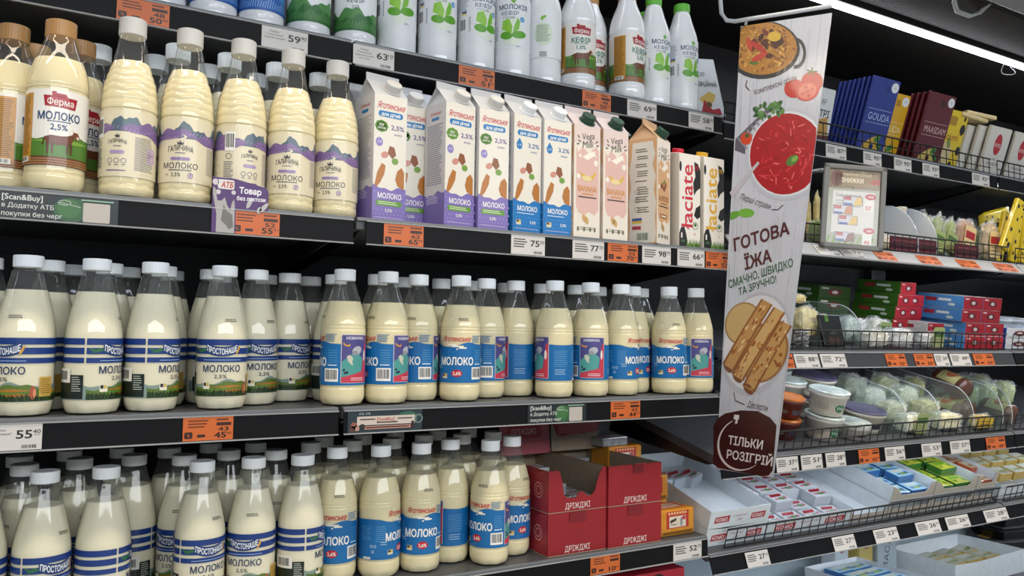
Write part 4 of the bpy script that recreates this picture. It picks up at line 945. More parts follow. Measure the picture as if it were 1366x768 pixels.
# ================================================================ RED YEAST BOXES (fourth shelf)
M_red = mat('8f1620', .48, noise=.06, scale=30, name='red_carton_print'); M_card = mat('a08f78', .6, noise=.08, scale=60, name='grey_board_inside'); M_foil = mat('b9bcc0', .28, metal=.55, noise=.25, scale=120, bump=.4, name='silver_foil')
BW, BD, BH = .1535, .30, .0905
def yeast_box(x, y, z, kind, label):
    t = thing('yeast_box', label, 'box', (x, y, z + .0004), 0, 'red yeast boxes on the fourth shelf'); th = .0016
    obj('bottom_panel', boxm(0, BW, 0, BD, 0, th), [M_card], t)
    for xx in (0, BW - th):
        bm = bmesh.new(); box(bm, xx, xx + th, th, BD - th, th, BH)
        bm.faces.ensure_lookup_table()
        for f in bm.faces:
            c = f.calc_center_median(); f.normal_update(); f.material_index = 0 if (f.normal.x < -.5 if xx == 0 else f.normal.x > .5) else 1
        sp = obj('side_panel', bm, [M_red, M_card], t)
        if xx == 0:
            q = Print(); rn = random.Random(3)
            for k in range(17):
                pts = [(.004 + BD * .98 * s / 14, .004 + k * .0052 + .0032 * math.sin(s * 1.3 + k * .5)) for s in range(15)]
                q.line([p for p in pts if p[1] < BH - .003], .0013, 'c65560', 0)
            q.ring(.040, .045, .017, .002, 'd9a2a6', 1, n=20); q.ring(.040, .045, .010, .002, 'd9a2a6', 1, n=16)
            obj('printed_pattern', q.mesh(lambda u, v, e: Vector((-e - .0002, u, v))), None, sp)
    obj('back_panel', boxm(0, BW, BD - th, BD, th, BH), M_card, t)
    bm = bmesh.new()
    if kind == 'cut':
        prof = [(0, th), (BW, th), (BW, BH), (BW - .010, BH), (BW - .018, BH * .86), (BW - .026, BH * .62), (BW - .030, BH * .44), (BW - .040, BH * .34), (BW - .052, BH * .33), (BW - .056, BH * .40), (BW - .066, BH * .46), (BW - .076, BH * .40), (BW - .082, BH * .32), (.050, BH * .33), (.040, BH * .42), (.036, BH * .70), (.030, BH * .94), (.024, BH), (0, BH)]
    elif kind == 'tab':
        prof = [(0, th), (BW, th), (BW, BH), (.100, BH), (.098, BH - .016), (.070, BH - .016), (.068, BH), (0, BH)]
    else: prof = [(0, th), (BW, th), (BW, BH), (0, BH)]
    prism(bm, prof, 0, th); bm.normal_update()
    for f in bm.faces: f.material_index = 1 if f.normal.y > .5 else 0
    fp = obj('front_panel', bm, [M_red, M_card], t)
    q = Print(); q.text('ДРІЖДЖІ', BW * .50, BH * .14, .0125, 'ddcfc9', 0, wd=.066, bold=.004, shear=.0)
    obj('lettering', q.mesh(flatmap(0)), None, fp)
    if kind == 'tab':
        bm = bmesh.new(); box(bm, .069, .099, -.010, 0, 0, .0012); bmesh.ops.rotate(bm, verts=bm.verts, cent=(0, 0, 0), matrix=Matrix.Rotation(math.radians(-35), 3, 'X'))
        obj('lock_tab', bm, M_red, t, (0, -.001, BH - .004)); bm = bmesh.new(); box(bm, .070, .098, -.0012, 0, -.018, 0); obj('lock_flap', bm, mat('701018', .5), t, (0, -.0006, BH - .001))
    if kind == 'closed':
        obj('lid', boxm(th, BW - th, th, BD - th, BH - 2 * th, BH - th), M_red, t); bm = bmesh.new(); box(bm, .055, .098, -.0012, 0, -.020, 0); obj('lock_flap', bm, mat('7a121c', .5), t, (0, -.0006, BH))
    return t
yx0, yx1, yy0, yz = .9395, 1.0965, 1.4475, S4
yeast_box(yx0, yy0, yz, 'closed', 'closed red yeast box at the bottom, beside the milk bottles'); yeast_box(yx1, yy0 - .004, yz, 'closed', 'closed red yeast box at the bottom, beside the orange packs')
b1 = yeast_box(yx0, yy0, yz + BH + .0008, 'cut', 'open red yeast box on top with torn front, beside the milk bottles'); b2 = yeast_box(yx1, yy0 - .004, yz + BH + .0008, 'tab', 'open red yeast box on top with lock tab, beside the orange packs')
# raised, patterned lid flaps of the torn box
def stripes(w, h, k0=0, word=True):
    q = Print(); q.rect(.0005, .0005, w - .0005, h - .0005, 'a03642', 0)
    for k in range(int(h / .0048) + 8):
        pts = [(w * s / 16, k * .0048 - .012 + .0035 * math.sin(s * .9 + k0)) for s in range(17)]
        q.line([(p[0], min(max(p[1], .001), h - .001)) for p in pts], .0014, 'c97f84', 1)
    if word:
        q.poly(((w * .12, h * .50), (w * .78, h * .50), (w * .86, h * .62), (w * .80, h * .92), (w * .16, h * .92)), '9c2a34', 2); q.text('ДРІЖДЖІ', w * .47, h * .71, h * .17, 'dcb9b6', 3, wd=w * .50)
    return q
lid = obj('lid_flap', boxm(0, .148, 0, .0016, 0, .078), M_red, b1, (.002, .215, BH + .0006), (math.radians(-6), 0, math.radians(4))); obj('printed_pattern', stripes(.148, .078).mesh(flatmap(0)), None, lid)
bm = bmesh.new(); prism(bm, [(.0, .078), (.150, .078), (.147, .050), (.140, .044), (.030, .036), (.022, .040), (.012, .060)], 0, .0016); fl = obj('lid_flap', bm, M_red, b2, (.002, .239, BH + .0006), (math.radians(-4), 0, 0))
bm = bmesh.new(); prism(bm, [(.004, 0), (.146, 0), (.146, .075), (.004, .075)], .004, .0056); obj('flap_backing', bm, M_card, fl)
q = Print()
for k in range(8):
    q.line([(.024 + .118 * s / 14, .043 + k * .0046 + .003 * math.sin(s * .9)) for s in range(15)], .0014, 'c97f84', 0)
obj('printed_pattern', q.mesh(flatmap(0)), None, fl)
# foil yeast bricks lying in the boxes
def foil_brick(loc, rz, size, label, group='foil-wrapped yeast bricks'):
    w, d, h = size
    t = thing('foil_brick', label, 'packet', loc, rz, group)
    bm = bmesh.new(); box(bm, -w / 2, w / 2, -d / 2, d / 2, 0, h, bev=.002); obj('wrapper', bm, M_foil, t)
    q = Print(); q.rect(-w * .38, -d * .30, w * .38, d * .30, 'c9c5c6', 0); q.lines(-w * .32, w * .32, d * .12, d * .2, 2, 'b5404a', 1, t=d * .11)
    obj('printed_panel', q.mesh(lambda u, v, e: Vector((u, v, h + .0003 + e))), None, t)
zb = yz + BH + .0008 + .0022
for i, (dx, dy, dz, rz) in enumerate(((.040, .045, 0, .1), (.106, .050, 0, -.12), (.042, .108, 0, .05), (.104, .112, 0, .02), (.040, .060, .0262, .15), (.040, .175, .0262, 0), (.040, .112, .0264, 0), (.040, .175, 0, 0), (.108, .178, 0, 0), (.038, .125, .0528, -.05))):
    foil_brick((yx0 + dx, yy0 + dy, zb + dz), rz, (.058, .052, .0255), 'foil yeast brick in the torn red box, %s counted from its front' % ORD[i])
for i, (dx, dy, dz, rz) in enumerate(((.045, .060, 0, 0), (.108, .065, 0, .1), (.046, .125, 0, .1), (.108, .130, 0, 0), (.046, .190, 0, 0), (.108, .195, 0, 0), (.046, .195, .0262, .08), (.108, .150, .0262, 0), (.046, .25, 0, 0), (.046, .20, .0524, .08))):
    foil_brick((yx1 + dx, yy0 + dy, zb + dz), rz, (.058, .052, .0255), 'foil yeast brick in the tabbed red box, %s counted from its front' % ORD[i])
# ---- orange yeast packs
M_orange = mat('d28a1e', .35, noise=.1, scale=50, coat=.4, name='orange_wrap')
def orange_pack(x, y, z, rz, label, w=.112, d=.075, h=.063):
    t = thing('yeast_pack', label, 'packet', (x, y, z + .0004), math.radians(rz), 'orange yeast packs')
    bm = bmesh.new(); box(bm, -w / 2, w / 2, -d / 2, d / 2, 0, h, bev=.005); obj('wrapper', bm, M_orange, t)
    q = Print(); q.rect(-.036, .018, .036, .058, 'b5301f', 0); q.rect(-.027, .020, .027, .046, 'd9cbb8', 1); q.poly(((-.024, .030), (-.004, .036), (-.004, .042), (-.024, .037)), '3a2a22', 2); q.lines(-.022, .002, .026, .004, 1, '3a2a22', 2, t=.0018)
    q.ell(.012, .030, .004, .009, '8b8f95', 2); q.poly(((.007, .036), (.017, .036), (.012, .044)), '8b8f95', 2); q.rect(.015, .036, .026, .045, 'b5404a', 2)
    for k in range(7): q.rect(-.030 + k * .0088, .0505, -.030 + k * .0088 + .0055, .0560, 'e3c08a', 1)
    q.rect(-.050, .003, .050, .012, '9c6a16', 0); q.lines(-.046, .046, .0055, .003, 1, '6a4510', 1, t=.004, jit=0)
    obj('printed_panel', q.mesh(flatmap(-d / 2)), None, t)
    q = Print(); q.rect(-.040, -.025, .040, .025, 'b5402a', 0); q.rect(-.030, -.018, .030, .018, 'd8c2a8', 1); q.lines(-.026, .026, .004, .010, 2, 'b5402a', 2, t=.004)
    obj('printed_top', q.mesh(lambda u, v, e: Vector((u, v, h + .0003 + e))), None, t)
orange_pack(1.318, 1.502, S4, 2, 'orange yeast pack lowest, nearest the white price tag 52'); orange_pack(1.318, 1.600, S4, 0, 'orange yeast pack on the shelf behind the lowest one'); orange_pack(1.312, 1.590, S4 + .0638, 3, 'orange yeast pack in the middle of the stepped pile')
orange_pack(1.318, 1.700, S4, 0, 'orange yeast pack hidden low at the rear'); orange_pack(1.318, 1.700, S4 + .0638, 0, 'orange yeast pack second up at the rear'); orange_pack(1.300, 1.680, S4 + .1276, 3, 'orange yeast pack topmost of the stepped pile')
foil_brick((1.268, 1.672, S4 + .1916), .1, (.085, .055, .022), 'silver brick lying on the topmost orange yeast pack')
# ================================================================ HANGING SIGN, CANOPY LAMP, PROMO FRAME
W_S, H_S = .197, 1.01
cTL, cTR = Vector((1.359, 1.300, CZ + .716)), Vector((1.470, 1.137, CZ + .716))
cBL, cBR = Vector((1.3015, 1.320, CZ - .2977)), Vector((1.2830, 1.140, CZ - .2870))
nS = (cTR - cTL).cross(cTL - cBL).normalized()
if nS.dot(Vector((0, 0, CZ)) - cTL) < 0: nS = -nS
def smap(u, v, e):
    a, b = u / W_S, v / H_S
    p = (cTL * b + cBL * (1 - b)) * (1 - a) + (cTR * b + cBR * (1 - b)) * a
    return p + nS * (e + .0012)
def suv(x, y):
    t = (y - 35) / 590; xl = 988 - 33 * t; tr = (y - 17) / 620; xr = 1110 - 78 * tr
    u = (x - xl) / (xr - xl); yt = 35 - 18 * u; yb = 625 + 12 * u
    return (u * W_S, (1 - (y - yt) / (yb - yt)) * H_S)
sg = thing('hanging_sign', 'tall white wood-print sign reading ГОТОВА ЇЖА with food pictures', 'sign', (0, 0, 0))
bm = bmesh.new(); NX, NZ = 16, 50; gr = {}
for s_ in (0, 1):
    for i in range(NX + 1):
        for j in range(NZ + 1):
            u = W_S * i / NX; v = H_S * j / NZ; p = smap(u, v, -.0012 - .0016 * s_)
            gr[s_, i, j] = bm.verts.new(p)
for s_ in (0, 1):
    for i in range(NX):
        for j in range(NZ):
            q = [gr[s_, i, j], gr[s_, i + 1, j], gr[s_, i + 1, j + 1], gr[s_, i, j + 1]]; bm.faces.new(q if s_ == 0 else list(reversed(q)))
rim = [(i, 0) for i in range(NX)] + [(NX, j) for j in range(NZ)] + [(i, NZ) for i in range(NX, 0, -1)] + [(0, j) for j in range(NZ, 0, -1)]
for k in range(len(rim)):
    a, b = rim[k], rim[(k + 1) % len(rim)]; bm.faces.new((gr[0, a[0], a[1]], gr[1, a[0], a[1]], gr[1, b[0], b[1]], gr[0, b[0], b[1]]))
bmesh.ops.recalc_face_normals(bm, faces=bm.faces)
panel = obj('sign_panel', bm, mat('c9c9cf', .35, coat=.5), sg)
P = Print(); rn = random.Random(21)
P.rect(.0005, .0005, W_S - .0005, H_S - .0005, 'bfc2cc', 0)
for k in range(150):
    u = rn.uniform(.003, W_S - .004); v = rn.uniform(.02, .95); L = rn.uniform(.03, .16)
    P.rect(u, v, u + rn.uniform(.0005, .0014), min(v + L, H_S - .002), rn.choice(('a6a7b2', 'b2b4be', 'cdd0d8', '9b9ca8')), 1)
def sp(pts, col, l): P.poly([suv(*p) for p in pts], col, l)
def sell(cx, cy, rx, ry, col, l, rot=0.0, n=30, u0=None):
    pts = []
    for k in range(n):
        a = 2 * math.pi * k / n; x, y = rx * math.cos(a), ry * math.sin(a)
        q = suv(cx + x * math.cos(rot) - y * math.sin(rot), cy + x * math.sin(rot) + y * math.cos(rot)); pts.append((min(max(q[0], .0006), W_S - .0006), min(max(q[1], .0006), H_S - .0006)))
    P.poly(pts, col, l)
def stext(t, x0, y0, x1, y1, hpx, col, l=6, bold=0.0, shear=0.0):
    a, b = suv(x0, y0), suv(x1, y1); d = (b[0] - a[0], b[1] - a[1]); wd = math.hypot(*d)
    P.text(t, (a[0] + b[0]) / 2, (a[1] + b[1]) / 2, hpx / 605 * H_S, col, l, wd=wd, bold=bold, shear=shear, rot=math.atan2(d[1], d[0]))
def scatter(cx, cy, rx, ry, n, cols, l, s0, s1, seed):
    r = random.Random(seed)
    for k in range(n):
        a = r.uniform(0, 6.28); q = math.sqrt(r.random()) * .92; x = cx + rx * q * math.cos(a); y = cy + ry * q * math.sin(a)
        if suv(x, y)[0] < .002: continue
        sell(x, y, r.uniform(s0, s1), r.uniform(s0, s1) * .55, r.choice(cols), l + k % 2, r.uniform(0, 3), 8)
# frying pan of rice
sell(1018, 68, 50, 41, '2a2a2c', 2); sell(1018, 66, 46, 37, 'a9742c', 3); scatter(1020, 66, 44, 36, 190, ('c08a3a', 'd0a352', '96622a', '7a4a24', 'b5843a'), 4, 1.5, 4, 1)
scatter(1022, 60, 24, 20, 22, ('4a1c14', '63241a', '3a1610'), 6, 4, 8, 2); sell(1012, 64, 13, 4, 'a82a20', 8, .6); sell(1014, 78, 12, 4, 'b5382a', 8, -.5); sell(1000, 60, 9, 3.5, 'b5382a', 8, 1.3); sell(1034, 50, 9, 7, 'c9a53a', 8); sell(1006, 86, 6, 3, '4f6b2a', 8)
for k in range(14):
    a = -1.5 + 3.0 * k / 13; a2 = -1.5 + 3.0 * (k + 1) / 13
    sp([(1062 + 14 * math.cos(a), 78 + 22 * math.sin(a) - 4), (1062 + 14 * math.cos(a2), 78 + 22 * math.sin(a2) - 4), (1062 + 10 * math.cos(a2), 78 + 17 * math.sin(a2) - 4), (1062 + 10 * math.cos(a), 78 + 17 * math.sin(a) - 4)], '2a2a2c', 3)
stext('Комплексні обіди', 1007, 127, 1063, 108, 8, '4a2a26', 6)
# tomatoes
sell(1083, 116, 14, 15, 'b3241c', 3); sell(1060, 124, 13, 13, 'b92a20', 4); sell(1077, 129, 15, 13, 'c03a2c', 5, -.4); sell(1077, 129, 12, 10, 'd0705c', 6, -.4)
for dx, dy in ((0, 0), (6, -3), (-6, 3), (2, 6), (-2, -6)): sell(1077 + dx, 129 + dy, 2.4, 3, 'b93a2c', 7, .6, 10)
for a in (0, 1.2, 2.4, 3.6, 4.8): sell(1083 + 4 * math.cos(a), 101 + 3 * math.sin(a), 4, 1, '4a6b30', 4, a, 8)
# cutting board, herbs, cherry tomato
sp(((981, 190), (1033, 142), (1050, 158), (996, 212), (980, 205)), '5a5560', 2)
for k in range(8): sp(((984 + k * 6, 190 - k * 5.5), (986 + k * 6, 188 - k * 5.5), (998 + k * 6, 203 - k * 5.5), (996 + k * 6, 205 - k * 5.5)), '8a8590', 3)
scatter(1026, 152, 22, 15, 46, ('2f5a2a', '4a7a3a', '264a22', '5f8a46'), 4, 2, 6, 3); sell(996, 190, 8, 8.5, 'c8401f', 5); sell(997, 186, 3, 3, '3a5a2a', 6)
# plate of red soup
sell(1050, 214, 56, 64, 'b9bcc6', 3); sell(1050, 214, 51, 59, 'd5d7dd', 4); sell(1049, 214, 48, 56, 'a31018', 5)
r3 = random.Random(9)
for k in range(120):
    a = r3.uniform(0, 6.28); q = math.sqrt(r3.random()) * .88; sell(1049 + 46 * q * math.cos(a), 214 + 54 * q * math.sin(a), r3.uniform(2, 8), r3.uniform(.5, 1.4), r3.choice(('c0202a', '8a0c14', 'b5141e', 'd03a40', 'e06060')), 6 + k % 2, r3.uniform(0, 3), 6)
sell(1057, 224, 9, 6, '4f7a30', 8, -.7); sell(1060, 222, 5, 3, '7fa84a', 9, -.7)
sp(((973, 262), (1012, 222), (1014, 225), (977, 270)), 'b9b4bc', 6)
stext('Перші страви', 989, 268, 1029, 285, 8, '4a2a26', 6)
sell(978, 293, 10, 5, '5c9a2c', 4, -.3); sell(996, 291, 11, 6, '6cab34', 5, .1)
P.line([suv(*p) for p in ((1030, 289), (1038, 290), (1045, 284))], .0022, '4a2020', 6); P.line([suv(*p) for p in ((997, 110), (995, 118), (1000, 124))], .0022, '4a2020', 6); P.line([suv(*p) for p in ((980, 527), (982, 538), (995, 544))], .0022, '4a2020', 6)
# headline
stext('ГОТОВА', 979, 333, 1053, 315, 17, '4a1417', 6, .03); stext('ЇЖА', 994, 359, 1030, 350, 17, '4a1417', 6, .03)
stext('СМАЧНО, ШВИДКО', 972, 385, 1057, 362, 11, '1f5a30', 6, .012); stext('ТА ЗРУЧНО!', 986, 396, 1036, 382, 10, '1f5a30', 6, .012)
# plate with pancakes
sell(1008, 466, 46, 68, 'b4b5be', 3, .2); sell(1008, 464, 42, 62, 'd3d3d8', 4, .2)
sell(992, 438, 25, 28, '9a7440', 4.5, .2); sell(992, 438, 23, 26, 'c0a068', 5, .2); sell(1020, 478, 30, 40, '94683a', 5.5, .3); sell(1020, 478, 27, 37, 'b98f50', 6, .3); scatter(1018, 480, 27, 36, 40, ('9a5a24', '8a4a1c', 'c9a368'), 6, 2, 5, 4)
for x0, y0, x1, y1, c in ((972, 494, 1024, 412, 'b98a50'), (985, 508, 1040, 424, 'c9a266'), (1000, 524, 1048, 442, 'bd9256')):
    dx, dy = x1 - x0, y1 - y0; n = math.hypot(dx, dy); ox, oy = -dy / n * 8.5, dx / n * 8.5
    sp(((x0 - ox * 1.15, y0 - oy * 1.15), (x0 + ox * 1.15, y0 + oy * 1.15), (x1 + ox, y1 + oy), (x1 - ox, y1 - oy)), '8a5424', 7); sp(((x0 - ox * .8, y0 - oy * .8), (x0 + ox * .8, y0 + oy * .8), (x1 + ox * .75, y1 + oy * .75), (x1 - ox * .75, y1 - oy * .75)), c, 8); sell(x0, y0, 9, 5, '7a4a20', 8, .9, 14)
    rr = random.Random(int(x0))
    for k in range(26):
        t_ = rr.random(); o_ = rr.uniform(-.8, .8); sell(x0 + dx * t_ + ox * o_, y0 + dy * t_ + oy * o_, rr.uniform(1.5, 5), rr.uniform(.8, 1.8), rr.choice(('a05c24', '8a4a1c', 'b5793a', 'd9bb84')), 9, -1.0, 8)
stext('Десерти', 999, 543, 1025, 550, 8, '4a2a26', 6)
# brown badge with a stopwatch
bd = [(951, 570), (957, 560), (968, 554), (990, 551), (1012, 553), (1028, 562), (1036, 572), (1031, 628), (1026, 634), (1018, 635), (958, 624), (951, 618)]
sp(bd, '3a1512', 3)
for k in range(30):
    a = math.radians(-250 + k * 6.6); a2 = math.radians(-250 + (k + 1) * 6.6); wd = .5 + 2.6 * math.sin(math.pi * min(1, (k + 1) / 30))
    sp([(990 + 33 * math.cos(-a) , 595 + 33 * math.sin(-a)), (990 + 33 * math.cos(-a2), 595 + 33 * math.sin(-a2)), (990 + (33 - wd) * math.cos(-a2), 595 + (33 - wd) * math.sin(-a2)), (990 + (33 - wd) * math.cos(-a), 595 + (33 - wd) * math.sin(-a))], 'd9d2d2', 4)
sp(((981, 556), (988, 557), (987, 563), (980, 562)), 'd9d2d2', 4); sp(((983, 562), (986, 562), (985, 568), (982, 568)), 'd9d2d2', 4)
stext('ТІЛЬКИ', 973, 588, 1019, 596, 11, 'ddd6d4', 6, .02); stext('РОЗІГРІЙ', 971, 606, 1031, 617, 11, 'ddd6d4', 6, .02)
obj('printed_face', P.mesh(smap, .0125, .02, .4, .3, 'sign_print'), None, panel)
# hanger tube with a clip
hg = thing('sign_hanger', 'white bent tube holding the tall hanging sign', 'bracket', (0, 0, 0))
rd = (cTR - cTL).normalized(); e0 = cTL - rd * .036 + Vector((0, 0, .014)); e1 = cTR + Vector((0, 0, .016))
bm = bmesh.new(); pts = [e0 + Vector((-.004, .012, .30)), e0 + Vector((-.004, .010, .05)), e0 + Vector((-.003, .008, .025)), e0 + Vector((0, .003, .006)) + rd * .006, e0 + rd * .022, e1]
tube(bm, pts, .0048, 10); obj('tube', bm, mat('c5c8cc', .3), hg)
bm = bmesh.new(); tube(bm, [cTL + rd * .012 + Vector((0, 0, .012)), cTL + rd * .012 + Vector((0, 0, .0010))], .003, 8); obj('clip', bm, clear('ffffff', .3), hg)
obj('arm_mount', boxm(-.014, .014, 0, .30, -.012, .012, .003), mat('8a8d92', .35, metal=.6), hg, tuple(e0 + Vector((-.004, .012, .290))))
# canopy LED tube and its loose cable
def canopy_light():
    lt = thing('canopy_light', 'long white tube lamp under the dark canopy', 'lamp', (-1.25, 1.448, CZ + .938))
    bm = bmesh.new(); tube(bm, [(0, 0, 0), (5.4, 0, 0)], .009, 10); obj('glowing_tube', bm, emit('f4f6ff', 9.0), lt)
    obj('mounting_channel', boxm(0, 5.4, -.011, .011, .009, .026, .002), mat('3a3a3a', .4, metal=.5), lt)
canopy_light()
bm = bmesh.new(); r0 = ony(1345, 92, 1.44)
tube(bm, [r0 + Vector((.034 * math.cos(a) * (1 + .1 * math.sin(3 * a)), .01 * math.sin(2 * a), .022 * math.sin(a) + .002)) for a in [math.radians(-215 + 250 * k / 20) for k in range(21)]], .0016, 6)
tag(obj('loose_cable', bm, mat('b9bcc0', .35)), 'thin grey cable loop hanging from the canopy lamp', 'cable')
fas = thing('canopy_profile', 'pale grey canopy front profile with hooks above the aisle edge', 'profile', (0, 0, 0))
obj('profile_bar', boxm(-1.3, 4.3, 1.165, 1.239, CZ + .960, CZ + 1.03, .006), mat('9aa0a4', .35, metal=.3), fas); obj('profile_lip', boxm(-1.3, 4.3, 1.150, 1.165, CZ + .966, CZ + 1.0, .003), mat('c3c8cc', .3), fas)
a0 = onz(1305, 6, CZ + .955)
bm = bmesh.new(); tube(bm, [a0 + Vector(p) for p in ((-.10, 0, .02), (-.085, .02, -.004), (-.02, .05, -.006), (.045, .05, -.006), (.06, .03, .0), (.05, -.01, .018), (-.02, -.02, .02))], .007, 8, closed=True); obj('hook_ring', bm, mat('a8adb0', .35), fas)
# small promo frame clipped to the rail
f0, f1, f2, f3 = [ony(*a, 1.33) for a in ((1105, 216), (1184, 221), (1169, 339), (1089, 331))]
t = thing('promo_frame', 'grey plastic frame with a discount leaflet marked -50', 'sign frame', tuple((f0 + f1 + f2 + f3) / 4), rot=(math.radians(-4), math.radians(5), math.radians(-35)))
fw_, fh_ = .160, .224
bm = bmesh.new()
for x0, x1, z0, z1 in ((-fw_ / 2, fw_ / 2, fh_ / 2 - .014, fh_ / 2), (-fw_ / 2, fw_ / 2, -fh_ / 2, -fh_ / 2 + .014), (-fw_ / 2, -fw_ / 2 + .015, -fh_ / 2, fh_ / 2), (fw_ / 2 - .015, fw_ / 2, -fh_ / 2, fh_ / 2)): box(bm, x0, x1, -.006, .004, z0, z1, bev=.003)
obj('frame', bm, mat('6e6d69', .4), t); obj('backing', boxm(-fw_ / 2 + .006, fw_ / 2 - .006, -.001, .002, -fh_ / 2 + .006, fh_ / 2 - .006), mat('55544f', .5), t)
P = Print(); a, b = fw_ / 2 - .013, fh_ / 2 - .012
P.rect(-a, -b, a, b, '9a9a88', 0); P.rect(-a, b - .052, a, b, '7a6644', 1); scatter_r = random.Random(4)
for k in range(60): P.ell(scatter_r.uniform(-a + .006, a - .006), b - .004 - scatter_r.random() * .044, .006, .002, scatter_r.choice(('8f7a4c', 'a8925c', '5f5232', '6a3a22')), 2, rot=scatter_r.uniform(0, 3), n=6)
P.ell(-a + .022, b - .026, .016, .022, '6b3a20', 3); P.rect(-.05, b - .044, a - .01, b - .010, '8f7a52', 3)
P.text('СМАКУЄМО БІЛЬШЕ', .006, b - .014, .0070, 'd8ceb4', 4, wd=.072); P.text('ЗНИЖКИ', -.006, b - .029, .0125, 'e6dcc4', 4, wd=.056, bold=.02); P.text('-50', a - .016, b - .030, .0140, 'b5202a', 4, wd=.026, bold=.03)
P.rect(-a + .014, -b + .030, a - .014, b - .058, 'c6c4be', 1); P.text('Сир твердий', -a + .022, b - .070, .0075, '3a3833', 2, al='L', bold=.01); P.lines(-a + .022, a - .03, b - .086, .007, 3, '8a8880', 2, t=.0022)
for x, z, c in ((-.002, .016, 'c9a23a'), (-.026, -.009, 'b5703a'), (-.012, -.036, 'c9a23a'), (-.018, -.080, '7a4a3a')):
    P.rect(x - .025, z - .0125, x + .025, z + .0125, '6d6a68', 2); P.rect(x - .023, z - .011, x + .023, z + .011, 'b9bac0', 3); P.rect(x - .022, z + .002, x - .004, z + .011, 'a83a3a', 4); P.poly(((x + .002, z - .012), (x + .024, z - .010), (x + .022, z + .012), (x + .008, z + .008)), c, 4); P.rect(x - .022, z - .012, x, z - .006, '3a4a8a', 4)
for z, pr, pc in ((.010, '57', '-40%'), (-.080, '46', '-30%')):
    P.rect(.026, z - .022, .050, z + .016, 'd3d0ca', 5); P.ell(.042, z + .020, .014, .008, 'a81c28', 6); P.text(pc, .042, z + .020, .0055, 'e6dcd8', 7, bold=.02); P.text(pr, .038, z - .010, .0110, 'b5202a', 6, bold=.02)
for k in range(8): P.poly(((-a + k * .0155, -b), (-a + k * .0155 + .008, -b), (-a + k * .0155 + .016, -b + .022), (-a + k * .0155 + .008, -b + .022)), '6f8a34', 2)
obj('leaflet', P.mesh(flatmap(-.001), 0, 0, .3, .5), None, t)
obj('cover', boxm(-fw_ / 2 + .012, fw_ / 2 - .012, -.0045, -.0035, -fh_ / 2 + .012, fh_ / 2 - .012), clear('ffffff', .0, .5, refl=.10, name='matte_cover'), t)
bm = bmesh.new(); tube(bm, [(-.072, .002, .095), (-.095, .02, .094), (-.10, .06, .10), (-.085, .125, .105)], .006, 8); obj('clamp_arm', bm, mat('7a7d80', .35, metal=.5), t)
# ================================================================ THE CHEESE BAY
class Deck:
    """frame of one (tilted) shelf: x along the case, d back from its front edge, h above its surface"""
    def __init__(s, label, D, z, tilt, rail_rot=0.0, rail_col=None, x0=1.3925, x1=XD, depth=None, led=None):
        s.D, s.z, s.t = D, z, math.radians(tilt)
        s.shelf = shelf(label, x0, x1, z, D, tilt=s.t, rail_rot=rail_rot - s.t, rail_col=rail_col, depth=depth or .44, led=led)
        s.rail_rot = rail_rot
    def P(s, x, d, h=0.0):
        c, q = math.cos(s.t), math.sin(s.t)
        return Vector((x, s.D + d * c - h * q, s.z + d * q + h * c))
    def R(s, rz=0.0, rx=0.0, ry=0.0):
        return (Matrix.Rotation(s.t, 3, 'X') @ Matrix.Rotation(rz, 3, 'Z') @ Matrix.Rotation(ry, 3, 'Y') @ Matrix.Rotation(rx, 3, 'X')).to_euler()
    def at(s, px, py, h=0.0):
        c, q = math.cos(s.t), math.sin(s.t); n = Vector((0, -q, c)); o = Vector((0, s.D, s.z)) + n * h
        p = onplane(px, py, o, n); v = p - Vector((0, s.D, s.z)); return p.x, v.y * c + v.z * q
    def tag(s, px0, px1, kind, price, cents, where, yy, h=.036):
        a = ony(px0, yy, s.D - .006).x; b = ony(px1, yy, s.D - .006).x; w = b - a
        r = s.rail_rot; base = s.P(0, 0, 0) + Vector((0, 0, -.006))
        off = Vector((0, -.0050 * math.cos(r) - (-.0405) * math.sin(r) * 1, -.0050 * math.sin(r) - .0405 * math.cos(r)))
        t = thing('price_tag', '%s price tag reading %s, %s' % ('orange' if kind == 'o' else 'white', price, where), 'price tag', (a, base.y + off.y, base.z + off.z), rot=(r, 0, 0), group='shelf price tags')
        obj('card', boxm(0, w, -.0004, .0004, 0, h), mat('cfcbc6' if kind == 'w' else 'c9642a', .5), t)
        obj('lettering', tagart(kind, price, cents, w, h).mesh(flatmap(-.0004)), None, t)
M_wire = mat('17181a', .4, metal=.3, name='black_coated_wire')
def fence(dk, x0, x1, label, h=.052, step=.034, d=.012):
    t = thing('wire_fence', label, 'wire fence', tuple(dk.P(x0, d, 0)), rot=dk.R())
    L = x1 - x0
    for z, r in ((.004, .0022), (h * .45, .0016), (h, .0024)):
        bm = bmesh.new(); tube(bm, [(0, 0, z), (L, 0, z)], r, 6); obj('long_wire', bm, M_wire, t)
    bm = bmesh.new(); tube(bm, [(0, .0025, 0.0008), (0, .0025, h)], .0013, 5); me = bpy.data.meshes.new('wire'); bm.normal_update(); bm.to_mesh(me); bm.free(); me.materials.append(M_wire)
    n = int(L / step)
    for k in range(n + 1): obj('wire', me, None, t, (.002 + (L - .004) * k / n, 0, 0))
C1 = Deck('top cheese shelf carrying standing packs of sliced cheese', D1, CZ + .539, 0, x0=1.436, led=M_led)
C2 = Deck('second cheese shelf with tilted price rail painted bright with ceiling light', 1.385, CZ + .243, 3, -.75, mat('a9abad', .35, name='ceiling_lit_rail_strip'), led=M_led)  # pale rail colour paints in the ceiling light reflected off the upturned strip
C3 = Deck('third cheese shelf carrying yoghurt multipacks', 1.40, CZ - .036, 7, -.30, mat('3a3c3f', .38), x0=1.408, led=M_led)
C4 = Deck('fourth cheese shelf carrying round cups and clear dividers', 1.40, CZ - .293, 13, -.12, led=M_led)
